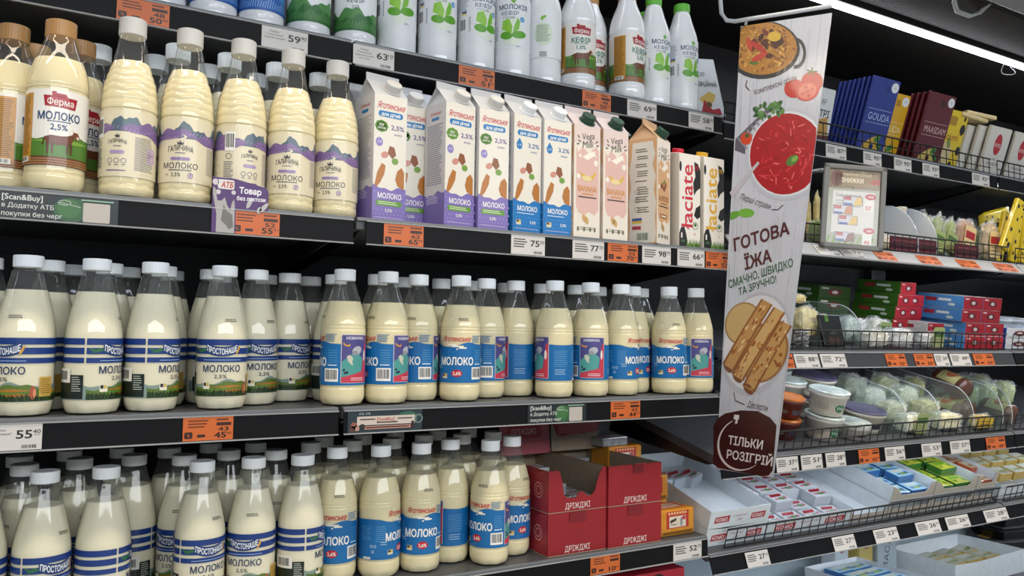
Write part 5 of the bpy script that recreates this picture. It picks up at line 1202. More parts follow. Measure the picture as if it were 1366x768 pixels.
C5 = Deck('fifth cheese shelf carrying white cardboard trays', 1.437, CZ - .527, 16, -.35, led=M_led)
DK = [Deck('top shelf of the far bay', D1, CZ + .539, 0, x0=XD + .008, x1=3.85, led=M_led), Deck('second shelf of the far bay', 1.385, CZ + .243, 3, -.75, mat('a9abad', .35, name='ceiling_lit_rail_strip'), x0=XD + .008, x1=3.85, led=M_led),  # second shelf's rail here carries the same painted-in ceiling light
      Deck('third shelf of the far bay', 1.40, CZ - .036, 7, -.30, x0=XD + .008, x1=3.85, led=M_led), Deck('fourth shelf of the far bay', 1.40, CZ - .293, 13, -.12, x0=XD + .008, x1=3.85, led=M_led), Deck('fifth shelf of the far bay', 1.437, CZ - .527, 16, -.35, x0=XD + .008, x1=3.85, led=M_led)]
names = ['sliced cheese packs', 'bagged cheese', 'yoghurt multipacks', 'round cups', 'white trays']
for dk, df, nm in zip((C1, C2, C3, C4, C5), DK, names):
    fence(dk, 1.455, XD - .012, 'black wire fence in front of the %s' % nm); fence(df, XD + .03, 3.6, 'black wire fence of the far bay, level with the %s' % nm)
# ---- price tags of the cheese bay
for a in ((1102, 1129, 'w', '87', '99', 'under the white cheese bag behind the sign', 195), (1152, 1176, 'w', '95', '40', 'under the blue cheese packs', 207), (1193, 1216, 'w', '95', '90', 'under the yellow cheese packs', 217), (1231, 1253, 'w', '93', '20', 'under the dark red cheese packs', 224), (1297, 1320, 'w', '92', '10', 'under the spotted yellow packs', 237)): C1.tag(*a[:-1], a[-1])
C1.tag(1055, 1078, 'w', '82', '10', 'beside the hanging sign on the top cheese rail', 185)
for a in ((1083, 1113, 'w', '64', '20', 'below the promo frame corner', 338), (1116, 1146, 'w', '71', '20', 'below the promo frame middle', 342), (1163, 1188, 'o', '57', '90', 'beside the promo frame', 345), (1220, 1248, 'o', '61', '50', 'under the herb cheese bags', 350), (1273, 1299, 'o', '46', '90', 'under the beige cheese packs', 355), (1323, 1349, 'o', '39', '90', 'under the yellow spotted sticks', 360)): C2.tag(*a[:-1], a[-1])
for a in ((1034, 1056, 'o', '81', '90', 'next to the hanging sign, third cheese rail', 480), (1058, 1090, 'w', '88', '90', 'under the butter tray', 480), (1093, 1126, 'w', '72', '30', 'under the clear divider', 480), (1180, 1206, 'o', '52', '90', 'under the white bags', 480), (1218, 1243, 'o', '35', '90', 'under the green and red cartons', 480), (1266, 1292, 'w', '49', '60', 'under the blue multipacks', 480), (1297, 1323, 'o', '33', '90', 'at the end of the third cheese rail', 480)): C3.tag(*a[:-1], a[-1])
C3.tag(1245, 1263, 'w', '24', '30', 'narrow, between orange 35 and white 49', 480)
for a in ((1035, 1064, 'w', '37', '20', 'under the orange cups', 620), (1068, 1096, 'w', '51', '10', 'under the stacked white cups', 617), (1101, 1127, 'w', '28', '90', 'under the purple-lid cups', 613), (1145, 1172, 'o', '42', '90', 'under the first clear divider', 606), (1180, 1206, 'w', '56', '60', 'under the mozzarella bags', 603), (1229, 1255, 'w', '53', '70', 'under the shredded cheese bags', 597), (1267, 1293, 'w', '57', '90', 'under the yellow cheese bags', 592), (1315, 1340, 'o', '49', '90', 'at the end of the cup shelf', 587)): C4.tag(*a[:-1], a[-1])
for a in ((993, 1023, 'w', '27', '10', 'under the foil cheese tray', 747), (1109, 1138, 'w', '27', '90', 'under the empty white tray', 727), (1164, 1195, 'w', '23', '90', 'under the blue cheese tray', 717), (1220, 1251, 'w', '26', '90', 'under the green cheese tray', 708), (1260, 1290, 'w', '26', '50', 'under the orange cheese tray', 700), (1311, 1341, 'w', '28', '90', 'last on the tray shelf rail', 690)): C5.tag(*a[:-1], a[-1])
# ---- standing flat packs
def pack_mesh(w, h, t):
    bm = bmesh.new(); box(bm, 0, w, -t / 2, t / 2, 0, h, bev=min(.004, t * .4)); me = bpy.data.meshes.new('pack'); bm.normal_update(); bm.to_mesh(me); bm.free()
    for p in me.polygons: p.use_smooth = False
    return me
def make_packs(name, w, h, t, base, art, lst, group, cat='packet', mtl=None):
    me = pack_mesh(w, h, t); me.materials.append(mtl or mat(base, .3, coat=.5)); pm = art.mesh(flatmap(-t / 2), 0, 0, .3, .4)
    for loc, rot, label in lst:
        o = obj(name, me, None, None, loc, rot); tag(o, label, cat, group); obj('printed_face', pm, None, o)
def art_slice(bg, word, col, food, w, h, deep):
    P = Print(); P.rect(.003, .003, w - .003, h - .003, bg, 0)
    P.ell(w - .022, h - .022, .017, .015, 'd9dde2', 1); P.text('150', w - .022, h - .022, .006, '6b7a94', 2)
    P.rect(w * .50, h * .84, w * .66, h * .92, deep, 1)
    P.text(word, w * .52, h * .55, .022, col, 2, wd=w * .78); P.rect(w * .08, h * .63, w * .92, h * .635, col, 2); P.rect(w * .08, h * .47, w * .92, h * .475, col, 2)
    P.poly(((w * .12, .02), (w * .62, .02), (w * .80, h * .18), (w * .66, h * .34), (w * .44, h * .30), (w * .20, h * .22)), food, 1)
    for a, b, r in ((.3, .12, .008), (.5, .2, .010), (.62, .12, .006), (.45, .1, .005)): P.ell(w * a, h * b, r, r * .8, deep, 2)
    P.ell(w * .66, h * .30, .016, .010, '3f7a35', 3, rot=.6); P.ell(w * .76, h * .22, .014, .009, '2f6a2f', 3, rot=-.5)
    return P
w, h = .130, .256; LEAN = .31
zf = C1.z + .0008
make_packs('cheese_pack', w, h, .009, '2f3f8c', art_slice('2b3a86', 'GOUDA', 'a8b4d9', 'c9a23a', w, h, '223070'), [((2.098 - .004 * k, 1.558 + .0135 * k, zf), (LEAN, 0, 0), 'blue Gouda cheese pack, %s from the front of its file' % ORD[k]) for k in range(8)], 'filed blue Gouda packs')
make_packs('cheese_pack', w, h - .012, .009, 'c99a22', art_slice('d0a024', 'GOUDA', 'efe0b0', 'd9c06a', w, h - .012, 'a87a18'), [((2.222 + .002 * k, 1.590 + .0135 * k, zf), (LEAN, 0, 0), 'yellow Gouda cheese pack, %s behind the blue file' % ORD[k]) for k in range(1, 4)], 'filed yellow Gouda packs')
w2 = .144
make_packs('cheese_pack', w2, h, .009, '5a1620', art_slice('581620', 'MAASDAM', 'c9a8a4', 'c9b25a', w2, h, '3a0c14'), [((2.377 - .006 * k, 1.558 + .016 * k, zf), (LEAN, 0, 0), 'dark red Maasdam cheese pack, %s from the front' % ORD[k]) for k in range(4)], 'filed dark red Maasdam packs')
P = Print(); ws, hs = .118, .228; P.rect(.003, .003, ws - .003, hs - .003, 'd9bd22', 0); P.rrect(.02, hs - .05, .06, hs - .02, .006, 'a8801a', 1); P.text('Solomi', .050, hs - .085, .024, 'b0701a', 2, wd=.075, bold=.02)
for a, b, r in ((.10, .17, .014), (.105, .10, .012), (.08, .05, .010), (.10, .205, .006), (.03, .03, .008), (.06, .02, .009)): P.ell(a, b, r, r * 1.3, '15130f', 1)
P.poly(((.010, .05), (.055, .03), (.075, .09), (.05, .13), (.02, .12)), 'cdb98a', 1); P.ell(.045, .12, .010, .018, '7a8a3a', 2, rot=.4)
make_packs('cheese_pack', ws, hs, .010, 'd9bd22', P, [((2.528 + .004 * k, 1.580 + .016 * k, zf), (LEAN, 0, 0), 'yellow cow-spot cheese pack, %s from the front' % ORD[k]) for k in range(2)], 'filed yellow spotted packs')
P = Print(); P.rect(.003, .003, .127, .197, 'd2cfc6', 0); P.ell(.065, .140, .022, .036, 'b01c28', 1); P.text('RYKI', .065, .138, .014, 'e9e0d8', 2, wd=.034); P.text('RYKI', .065, .090, .008, '5a564e', 2); P.text('MAASDAM', .065, .074, .010, '3a3833', 2, wd=.070); P.poly(((.01, .005), (.12, .005), (.12, .03), (.06, .045), (.01, .03)), 'c9963a', 1)
make_packs('cheese_pack', .130, .200, .012, 'cfc8b4', P, [((2.745 - .035 * k, 1.555 + .020 * k, zf), (LEAN, 0, 0), 'cream cheese-slice pack with red oval, %s from the front' % ORD[k]) for k in range(6)] + [((2.90, 1.555, zf), (LEAN, 0, 0), 'cream cheese-slice pack with red oval, at the far end')], 'filed cream cheese packs')
P = Print(); P.rect(.003, .003, .157, .087, 'c9a86a', 0); P.lines(.02, .13, .06, .02, 3, 'a04a2a', 1, t=.006)
make_packs('cheese_pack', .160, .090, .014, 'd8c28a', P, [((2.60, 1.50, C1.z + .2085), (math.radians(-90), 0, .05), 'beige cheese pack lying on the filed packs, lower'), ((2.64, 1.51, C1.z + .2235), (math.radians(-90), 0, -.06), 'beige cheese pack lying on the filed packs, upper')], 'beige packs lying on top')
P = Print(); P.rect(.003, .003, .127, .177, 'd2d4d6', 0); P.poly(((.003, .003), (.127, .003), (.127, .05), (.003, .035)), '6a3a2a', 1); P.text('СИР', .075, .140, .016, '3a4a3a', 1, wd=.04); P.text('ЦЕНТРІ', .070, .108, .020, '23282a', 1, wd=.09, bold=.02); P.poly(((.05, .04), (.12, .05), (.11, .10), (.06, .085)), 'b98f4a', 2); P.ell(.04, .165, .020, .004, '4f7a35', 2, rot=.9)
make_packs('cheese_bag', .130, .180, .022, 'c9ccd0', P, [((1.815, 1.540, zf), (LEAN * .7, 0, 0), 'white cheese bag with green and brown print behind the sign'), ((1.660, 1.560, zf), (LEAN * .7, 0, 0), 'white cheese bag half hidden by the hanging sign')], 'white cheese bags')
# KOMO cheese bag at the end of the kefir shelf
P = Print(); wk, hk = .150, .160; P.rect(.003, .003, wk - .003, hk - .003, 'd3d6da', 0); P.poly(((.012, .118), (.058, .112), (.060, .134), (.014, .140)), 'a8202e', 1); P.text('КОМО', .036, .126, .013, 'eae4e4', 2, wd=.036, bold=.02, rot=-.1); P.text('СИР', .085, .116, .012, '2a3a4a', 2, wd=.026); P.text('Традиційний', .085, .092, .016, '23282e', 2, wd=.105, bold=.01, rot=-.06)
P.poly(((.055, .050), (.100, .070), (.125, .060), (.110, .040), (.070, .036)), 'cfae5a', 1); P.poly(((.050, .006), (.075, .048), (.100, .020), (.130, .024), (.135, .006)), 'a8202a', 2); P.ell(.090, .034, .012, .008, '6a4a2a', 3); P.ring(.032, .020, .010, .002, 'b0303a', 2, n=14)
make_packs('cheese_bag', wk, hk, .026, 'c3c7cc', P, [((1.385, 1.515, S1 + .001), (-.12, -.18, .10), 'white cheese bag reading Традиційний beside the green-capped kefir')], 'traditional cheese bags', mtl=mat('c5c9ce', .2, coat=1, noise=.2, scale=60, bump=.8))
# ---- soft bags
def bag_mesh(w, d, h, seed, amp=.12, sub=3):
    bm = bmesh.new(); bmesh.ops.create_icosphere(bm, subdivisions=sub, radius=1.0); r = random.Random(seed); ph = [r.uniform(0, 6) for _ in range(8)]
    for v in bm.verts:
        c = v.co.copy(); q = [math.copysign(abs(k) ** .55, k) for k in c]
        cr = abs(math.sin(7 * c.x + 3 * c.y + ph[0])) + abs(math.sin(8 * c.z - 5 * c.x + ph[1])) + .7 * abs(math.sin(13 * c.y + 9 * c.z + ph[2])) + .5 * abs(math.sin(19 * c.x - 11 * c.z + ph[3]))
        n = 1 + amp * (.7 * math.sin(4 * c.x + ph[4]) * math.sin(5 * c.y + ph[5]) + 1.1 - cr)
        n = min(n, 1 + amp)
        v.co = Vector((q[0] * w / 2 * n, q[1] * d / 2 * n, max(q[2] * h / 2 * n, -h / 2 * .96) + h / 2))
    me = bpy.data.meshes.new('bag'); bm.normal_update(); bm.to_mesh(me); bm.free()
    for p in me.polygons: p.use_smooth = True
    return me
M_wrap = clear('ffffff', .16, .08, crinkle=1.0, name='crinkled_clear_wrap')
_bags = {}
def bag(name, label, cat, group, loc, rot, size, fill, art=None, seed=0, wrap=True):
    key = (size, fill, seed % 3, wrap)
    if key not in _bags:
        a = bag_mesh(*[q * .90 for q in size], seed % 3, .10, 4 if wrap else 3); a.materials.append(mat(fill, .5, noise=.25, scale=60, bump=1.0))
        b = bag_mesh(*size, seed % 3 + 7, .16, 4) if wrap else None
        if b:
            b.materials.append(M_wrap)
            for q in b.polygons: q.use_smooth = False
        _bags[key] = (a, b)
    a, b = _bags[key]; t = thing(name, label, cat, loc, rot=rot, group=group)
    obj('contents', a, None, t, (0, 0, size[2] * .03))
    if b: obj('clear_wrap', b, None, t)
    if art: obj('printed_label', art, None, t, (0, -size[1] * .56, size[2] * .10))
    return t
def lab(w, h, bg, stripe, txt=None):
    P = Print(); P.rrect(-w / 2, 0, w / 2, h, min(w, h) * .12, bg, 0); P.rect(-w * .42, h * .52, w * .42, h * .80, stripe, 1)
    if txt: P.text(txt, 0, h * .66, h * .16, 'eee6dc', 2, wd=w * .7, bold=.02)
    P.lines(-w * .36, w * .36, h * .36, h * .13, 3, '8a7a5a', 1, t=h * .05)
    return P.mesh(flatmap(0), 0, 0, .35, .4)
L_red = lab(.060, .085, 'd8c08a', 'a01c28'); L_blue = lab(.045, .10, 'd3c8a8', '5a6a7a')
L_grn = lab(.055, .06, '9aa86a', '4a6a2a')
# second shelf: string cheese, herbs, spotted sticks
def c2x(px, py, d): return ony(px, py, C2.P(0, d, .05).y).x
M_stick = '#d9c98a'
x = c2x(1084, 290, .07)
for k in range(6): bag('string_cheese', 'pale string cheese stick bundled beside the sign, %s of its bunch' % ORD[k], 'cheese stick', 'bunch of string cheese', tuple(C2.P(x - .03 + .013 * k, .075 + .012 * (k % 2), .0)), C2.R(0, -.1, .05 * (k - 2.5)), (.016, .016, .150 + .012 * (k % 3)), 'd8ca92', None, 0, False)
bag('green_pouch', 'green pouch standing below the string cheese by the sign', 'pouch', None, tuple(C2.P(x - .002, .046, 0)), C2.R(), (.085, .024, .075), '7a9a3a', None, 1, True)
def divider(dk, x, label, dp=.26, h=.115, m=None, group='clear shelf dividers'):
    n = 8; pts = [(0.02, 0.002), (dp, 0.002), (dp, h)] + [(.02 + h * .75 * (1 - math.sin(a)), h * .12 + (h * .88) * math.cos(a)) for a in [math.pi / 2 * k / n for k in range(n + 1)]]
    bm = bmesh.new(); prism(bm, pts, -.0011, .0011)
    for v in bm.verts: v.co = Vector((v.co.y, v.co.x, v.co.z))
    bmesh.ops.recalc_face_normals(bm, faces=bm.faces)
    o = obj('shelf_divider', bm, m or clear('f2f8f4', .05, .05, name='clear_acrylic'), None, tuple(dk.P(x, 0, 0)), dk.R()); tag(o, label, 'divider', group)
    bm = bmesh.new(); tube(bm, [(0, p[0], p[1] + .0015) for p in pts[2:]], .0016, 6); obj('polished_edge', bm, clear('f6fbf8', .45, .08, name='acrylic_edge'), o)
M_frost = clear('d9dde0', .55, .25, name='frosted_divider')
divider(C2, c2x(1192, 290, .10), 'frosted divider beside the promo frame', .30, .150, M_frost); divider(C2, c2x(1218, 290, .10), 'frosted divider next to the slim cheese pack', .30, .150, M_frost)
bag('cheese_ball_bag', 'small bag of white cheese behind the promo frame', 'bag', None, tuple(C2.P(c2x(1178, 310, .10), .11, .004)), C2.R(), (.08, .06, .06), 'd9cdb8', None, 2)
P = Print(); P.rect(.002, .002, .043, .148, 'd3c8a8', 0); P.rect(.010, .075, .035, .125, '5a6a74', 1); P.rect(.012, .02, .034, .05, 'b5963a', 1); P.rect(.036, .01, .043, .14, '3a62b5', 1)
make_packs('cheese_pack', .046, .150, .022, 'd0c8b0', P, [(tuple(C2.P(c2x(1205, 300, .09), .09, 0)), C2.R(.25, -.1, -.08), 'slim beige cheese pack leaning on the frosted divider')], None)
for k, (px, d, hh, ry, f, lb, lbl) in enumerate(((1231, .125, .150, .04, 'c9c3a4', L_red, 'cheese bag with dark red label nearest the slim pack'), (1243, .066, .135, .22, '8a9a62', L_grn, 'herb cheese bag leaning, first of the fan'), (1252, .112, .130, .30, '97a46c', L_grn, 'herb cheese bag leaning, second of the fan'), (1259, .070, .128, .30, '8a9a5a', L_grn, 'herb cheese bag leaning, third of the fan'),
        (1269, .112, .125, .30, 'a5a878', L_grn, 'herb cheese bag leaning, fourth of the fan'), (1282, .070, .130, .20, 'b58a6a', L_red, 'cheese bag with dark red label leaning beside the fan'), (1300, .135, .120, .02, '6a7a4a', None, 'dark green herb bag between two red-label bags'), (1318, .070, .140, .02, 'c9b088', L_red, 'cheese bag with dark red label next to the spotted sticks'))):
    bag('cheese_bag', lbl, 'bag', 'bagged cheese on the second cheese shelf', tuple(C2.P(c2x(px, 310, d), d, .004 + (.045 if lb is not L_grn else .028) * abs(math.sin(ry)))), C2.R(0, 0, ry), (.075 if lb is not L_grn else .034, .036 if lb is not L_grn else .03, hh), f, lb, k)
for k, (px, d, h_, ry) in enumerate(((1258, .19, .02, 0), (1292, .19, .02, 0), (1222, .19, .02, 0))):
    bag('cheese_bag', 'clear bag of pale cheese in the back row, %s from the divider' % ORD[(1, 2, 0)[k]], 'bag', 'pale cheese bags at the back', tuple(C2.P(c2x(px, 290, d), d, 0)), C2.R(), (.105, .055, .155), 'c3cdc0', None, k)
P = Print(); wy, hy = .040, .175; P.rect(.002, .002, wy - .002, hy - .002, 'd4b81c', 0)
for a, b, r in ((.012, .150, .006), (.028, .110, .005), (.014, .070, .006), (.026, .020, .008), (.030, .160, .004), (.010, .030, .005)): P.ell(a, b, r, r * 1.2, '17140e', 1)
lst = []
for k, (px, d, ry, rx) in enumerate(((1338, .030, .34, .1), (1349, .060, .20, 0), (1362, .060, .12, 0), (1330, .065, .30, 0), (1374, .06, .05, 0))): lst.append((tuple(C2.P(c2x(px, 330, d) - .02, d, .052 if k == 0 else .014)), C2.R(0, rx, ry), 'yellow cow-spot cheese stick hanging over the fence, first' if k == 0 else 'yellow cow-spot cheese stick standing, %s from the fence end' % ORD[k]))
for k in range(3): lst.append((tuple(C2.P(c2x(1305 + 12 * k, 275, .14), .14 + .024 * k, .168 + .012 * k)), C2.R(.1, 0, 1.35), 'yellow cow-spot cheese stick lying on the bags, %s' % ORD[k]))
make_packs('cheese_stick_pack', wy, hy, .016, 'd4b81c', P, lst, 'yellow spotted cheese sticks')
def tray_art(col, ink, w, h):
    P = Print(); P.rect(.001, .001, w - .001, h - .001, col, 0)
    rr = random.Random(8)
    for k in range(int(w * 260)): P.line(((rr.uniform(0, w - .02), rr.uniform(.004, h - .006)), (rr.uniform(0, w - .02), rr.uniform(.004, h - .006)))if False else ((.004 + (w - .02) * k / (w * 260), .006 + (k % 3) * h * .28), (.014 + (w - .02) * k / (w * 260), .012 + (k % 3) * h * .28)), .0018, ink, 1)
    return P
for px0, px1, nm in ((1186, 1250, 'under the slim cheese pack'), (1272, 1304, 'under the beige cheese bags')):
    x0 = c2x(px0, 325, .03); x1 = c2x(px1, 325, .03)
    t = thing('display_tray', 'dark red printed display tray behind the fence, %s' % nm, 'tray', tuple(C2.P(x0, .026, .0008)), rot=C2.R())
    obj('front_panel', boxm(0, x1 - x0, 0, .0016, 0, .046), mat('4a1420', .5), t); obj('bottom_panel', boxm(0, x1 - x0, .0016, .02, 0, .0012), mat('4a1420', .5), t); obj('printed_pattern', tray_art('4a1420', '9a5a5e', x1 - x0, .046).mesh(flatmap(0)), None, t)
# ---- third shelf: butter, cartons, bags, multipacks
def c3(px, py, d, h=.0): return ony(px, py, C3.P(0, d, h).y).x
divider(C3, c3(1136, 420, .05), 'clear rounded divider beside the black cheese pack', .30, .115)
x = c3(1108, 430, .05)
P = Print(); P.rect(.002, .002, .083, .088, '1a1815', 0); P.rect(.020, .070, .034, .088, '4f7a2a', 1); P.text('СИР', .045, .040, .012, '6a6a62', 1); P.ell(.030, .018, .012, .010, '4a2a22', 1); P.ell(.055, .018, .012, .010, '4a2a22', 1)
make_packs('cheese_pack', .086, .090, .012, '1a1815', P, [(tuple(C3.P(x - .030, .050, .003)), C3.R(0, -.35, .0), 'black cheese pack with green tab leaning behind the fence')], None)
bag('cheese_block', 'cream cheese block in clear film behind the black pack', 'cheese', None, tuple(C3.P(x - .035, .100, .020)), C3.R(.1, -.3, .1), (.105, .050, .095), 'd9c47e', None, 1)
bag('cheese_block', 'flat cream cheese block lying on top beside the sign', 'cheese', None, tuple(C3.P(x - .070, .150, .112)), C3.R(.1, 0, 0), (.130, .060, .030), 'cdb878', None, 2)
bag('cheese_block', 'dark wrapped cheese block lowest beside the sign', 'cheese', None, tuple(C3.P(x - .150, .060, .002)), C3.R(.1, 0, 0), (.110, .060, .050), '3a342c', None, 0)
def carton_box(w, d, h, top, front, side, label, loc, rot, group, txt=None, word='Активіа'):
    t = thing('yoghurt_multipack', label, 'carton', loc, rot=rot, group=group)
    bm = bmesh.new(); box(bm, 0, w, 0, d, 0, h, bev=.0015); bm.normal_update()
    for f in bm.faces: f.material_index = 1 if f.normal.z > .6 else (2 if abs(f.normal.x) > .6 else 0)
    obj('sleeve', bm, [mat(front, .35), mat(top, .35, noise=.25, scale=70), mat(side, .35)], t)
    q = Print(); q.ell(w * .5, h * .5, w * .22, h * .26, '6a1c22' if front != '2f6aa8' else 'c9d6e2', 0, n=16); q.ell(w * .5, h * .5, w * .10, h * .14, 'd3c9c4', 1, n=12); q.lines(w * .08, w * .3, h * .75, h * .1, 1, 'e2d0ca', 0, t=h * .1)
    obj('printed_front', q.mesh(flatmap(0)), None, t)
    q = Print(); q.rect(d * .18, h * .45, d * .42, h * .75, 'b0303a', 0); q.lines(d * .46, d * .8, h * .52, h * .2, 1, 'dfe4dc', 0, t=h * .2); q.ell(d * .75, h * .28, d * .08, h * .12, 'cfd8c4', 0, n=10)
    obj('printed_side', q.mesh(lambda u, v, e: Vector((-e - .0003, d - u, v))), None, t)
    return t
gx = c3(1190, 380, .15)
for k in range(5): carton_box(.068, .17, .038, '3f6a22', 'a81c2a', '3f6a22', 'green yoghurt carton with red end, %s from the bottom of its stack' % ORD[k], tuple(C3.P(gx - .012 + .008 * k, .155, .001 + .0386 * k)), C3.R(-.10), 'green and red yoghurt cartons')
for k in range(4): carton_box(.15, .15, .040, '3a5f20', '2f4a1a', '3a5f20', 'dark green carton at the back beside the sign, %s from the bottom' % ORD[k], tuple(C3.P(c3(1090, 370, .27), .28, .001 + .041 * k)), C3.R(), 'dark green cartons at the back')
for k in range(4): carton_box(.085, .16, .038, '22355f', 'a81c2a', '22355f', 'navy yoghurt carton with red end beside the green stack, %s from the bottom' % ORD[k], tuple(C3.P(gx + .075 + .004 * k, .180, .001 + .0386 * k)), C3.R(-.10), 'navy and red cartons')
wx = gx + .065
for k in range(2): carton_box(.075, .085, .036, 'b9b4b0', 'a81c2a', 'c9cfc4', 'white and green yoghurt carton with red end among the bags, %s' % ('lower', 'upper')[k], tuple(C3.P(wx, .082, .001 + .0368 * k)), C3.R(-.06), 'white yoghurt cartons')
bx = max(c3(1300, 420, .06), gx + .265)
for k, (dx, dd) in enumerate(((-.004, .035), (.010, .045), (.0, .055), (.012, .060))):
    carton_box(.098, .16, .040, 'b9b4ae', 'a81c2a', '4a86bd', 'blue yoghurt carton with red end, %s from the bottom, first stack' % ORD[k], tuple(C3.P(bx - .10 + dx, dd, .001 + .0408 * k)), C3.R(-.05), 'blue and red yoghurt cartons')
    carton_box(.098, .16, .040, 'b9b4ae', 'a81c2a', '4a86bd', 'blue yoghurt carton with red end, %s from the bottom, second stack' % ORD[k], tuple(C3.P(bx + .008 + dx, dd, .001 + .0408 * k)), C3.R(-.05), 'blue and red yoghurt cartons')
mx = c3(1142, 420, .05)
for k, (x, d, s) in enumerate(((mx + .075, .135, (.115, .068, .085)), (mx + .070, .050, (.105, .058, .055)), (mx + .185, .052, (.100, .060, .060)), (mx + .188, .128, (.090, .060, .085)), (gx + .02, .046, (.085, .052, .050)))):
    bag('mozzarella_bag', 'soft white cheese bag on the third cheese shelf, %s from the divider' % ORD[k], 'bag', 'soft white cheese bags', tuple(C3.P(x, d, .003)), C3.R(), s, ('e6e6e0', 'eae6d6')[k % 2], (None, None, None, L_grn, L_grn)[k], k)
def cup_mesh(r0, r1, h): return lathe([(0, r0 * .96), (.001, r0), (h - .010, r1), (h - .009, r1 + .0025), (h - .004, r1 + .0025), (h, r1 + .001)], 36)
_cups = {}
def cup(label, loc, rot, r0, r1, h, body, lid, band=None, txt=None, group='round cups', rim=None):
    key = (r0, r1, h, body, lid, band, txt)
    if key not in _cups:
        bm = cup_mesh(r0, r1, h); a = bpy.data.meshes.new('cup'); bm.normal_update(); bm.to_mesh(a); bm.free(); a.materials.append(mat(body, .35))
        for p in a.polygons: p.use_smooth = len(p.vertices) == 4
        bm = lathe([(0, r1 + .003), (.0045, r1 + .004), (.006, r1 + .002), (.0062, r1 * .86), (.0045, r1 * .80)], 36); l = bpy.data.meshes.new('lid'); bm.normal_update(); bm.to_mesh(l); bm.free(); l.materials.append(mat(lid, .3, noise=.3, scale=55, coat=.5))
        q = Print(); R = (r0 + r1) / 2
        if band: q.rect(-R * 2.6, h * .12, R * 2.6, h * .74, band, 0)
        q.lines(-R * 1.2, -R * .1, h * .66, h * .07, 6, '7a746a', 1, t=h * .03)
        if txt: q.ell(R * .55, h * .42, R * .36, h * .20, '1d6a45', 1); q.text(txt, R * .55, h * .42, h * .13, 'e6efe6', 2, wd=R * .5)
        else: q.rect(R * .2, h * .25, R * .9, h * .60, '3a3540', 1)
        pm = q.mesh(lambda u, v, e: Vector(((r0 + (r1 - r0) * v / h + .0006 + e) * math.sin(u / R), -(r0 + (r1 - r0) * v / h + .0006 + e) * math.cos(u / R), v)), .006, .02, .35, .2)
        _cups[key] = (a, l, pm)
    a, l, pm = _cups[key]; t = thing('cheese_cup', label, 'cup', loc, rot=rot, group=group)
    obj('cup_body', a, None, t); obj('lid', l, None, t, (0, 0, h - .001)); obj('printed_band', pm, None, t)
# white cups and blue multipacks in the far bay, third shelf
for k in range(5): cup('blue and white cup in the far bay on the third shelf, %s from the upright' % ORD[k], tuple(DK[2].P(XD + .055 + .098 * k, .240, .001)), DK[2].R(-.5), .036, .044, .085, 'd3d8dc', 'd9dde0', 'd3dae2', 'łaciate', 'cups on the far bay third shelf')
for k in range(4): carton_box(.16, .14, .034, 'c3cbd6', 'd0d4da', '2a4a9a', 'white and blue cheese carton in the far bay, %s' % ('near stack bottom', 'near stack top', 'far stack bottom', 'far stack top')[k], tuple(DK[2].P(XD + .03 + .18 * (k // 2), .035, .001 + .0348 * (k % 2))), DK[2].R(), 'white and blue cartons in the far bay')
# ---- fourth shelf: cups, dividers and bags
def c4(px, py, d, h=0.0): return ony(px, py, C4.P(0, d, h).y).x
RC = (.042, .050, .062)
def spot(px, py, h=0.0): return C4.at(px, py, h)
cz = .0625
for k, (x, d, lv, lb) in enumerate(((1.845, .078, 0, 'white round cup with green oval, lower of the front stack'), (1.848, .079, 1, 'white round cup with green oval, upper of the front stack'), (1.800, .185, 0, 'white round cup, lower of the stack behind'), (1.802, .185, 1, 'white round cup, upper of the stack behind'), (1.957, .071, 0, 'low white round cup beside the purple-lid tub'), (1.87, .300, 0, 'white round cup at the back, lower'), (1.872, .300, 1, 'white round cup at the back, upper'), (1.70, .275, 0, 'white round cup at the back under another cup'), (1.70, .275, 1, 'white round cup at the back behind the orange cups'))):
    hh = (.062 if k != 4 else .040); cup(lb, tuple(C4.P(x, d, .001 + lv * (cz + .0065))), C4.R(-.62), RC[0], RC[1], hh, 'c9c4bb', 'c3cdc4', 'b5aa9a' if k != 4 else None, 'Укр' if k < 2 else None, 'stacked white round cups')
cup('purple-lid tub in front of the first clear divider', tuple(C4.P(2.068, .118, .001)), C4.R(-.62), .052, .060, .058, 'cfc8b4', '6a6580', 'd3ccb8', None, 'purple-lid tubs'); cup('purple-lid tub raised at the back of the cups', tuple(C4.P(1.992, .245, .067)), C4.R(-.62), .052, .060, .058, 'cfc8b4', '6a6580', 'd3ccb8', None, 'purple-lid tubs')
cup('purple-lid tub under the raised one', tuple(C4.P(1.990, .245, .001)), C4.R(-.62), .052, .060, .058, 'cfc8b4', '6a6580', 'd3ccb8', None, 'purple-lid tubs')
for k in range(2): cup('dark cup with orange lid beside the sign, %s' % ('lower', 'upper')[k], tuple(C4.P(1.715, .10, .001 + k * .0585)), C4.R(-.62), .034, .041, .052, '5a1f18', 'c46a1e', None, None, 'orange-lid cups')
DV = (2.138, 2.300, 2.474, 2.636)
for k, x in enumerate(DV): divider(C4, x, 'clear rounded divider on the cup shelf, %s from the cups' % ORD[k], .30, .125)
divider(DK[3], XD + .025, 'clear rounded divider at the start of the far bay', .30, .125)
for g, cols in enumerate((('f0e8d0', 'ece0bc', 'eee8d8'), ('eee0b4', 'e6d69c', 'f0e8cc'))):
    for k in range(4):
        d = .062 + .074 * k; x = (DV[g] + DV[g + 1]) / 2 + .004 * (k % 2)
        bag('cheese_bag', 'crumpled shredded cheese bag after the %s clear divider, %s from the fence' % (ORD[g], ORD[k]), 'bag', 'shredded cheese bags on the cup shelf', tuple(C4.P(x, d, .003)), C4.R(.05 * (k % 3 - 1)), (.124, .062, .058 + .020 * k), cols[k % 3], (L_grn, None, None, None)[k] if g == 0 else None, k)
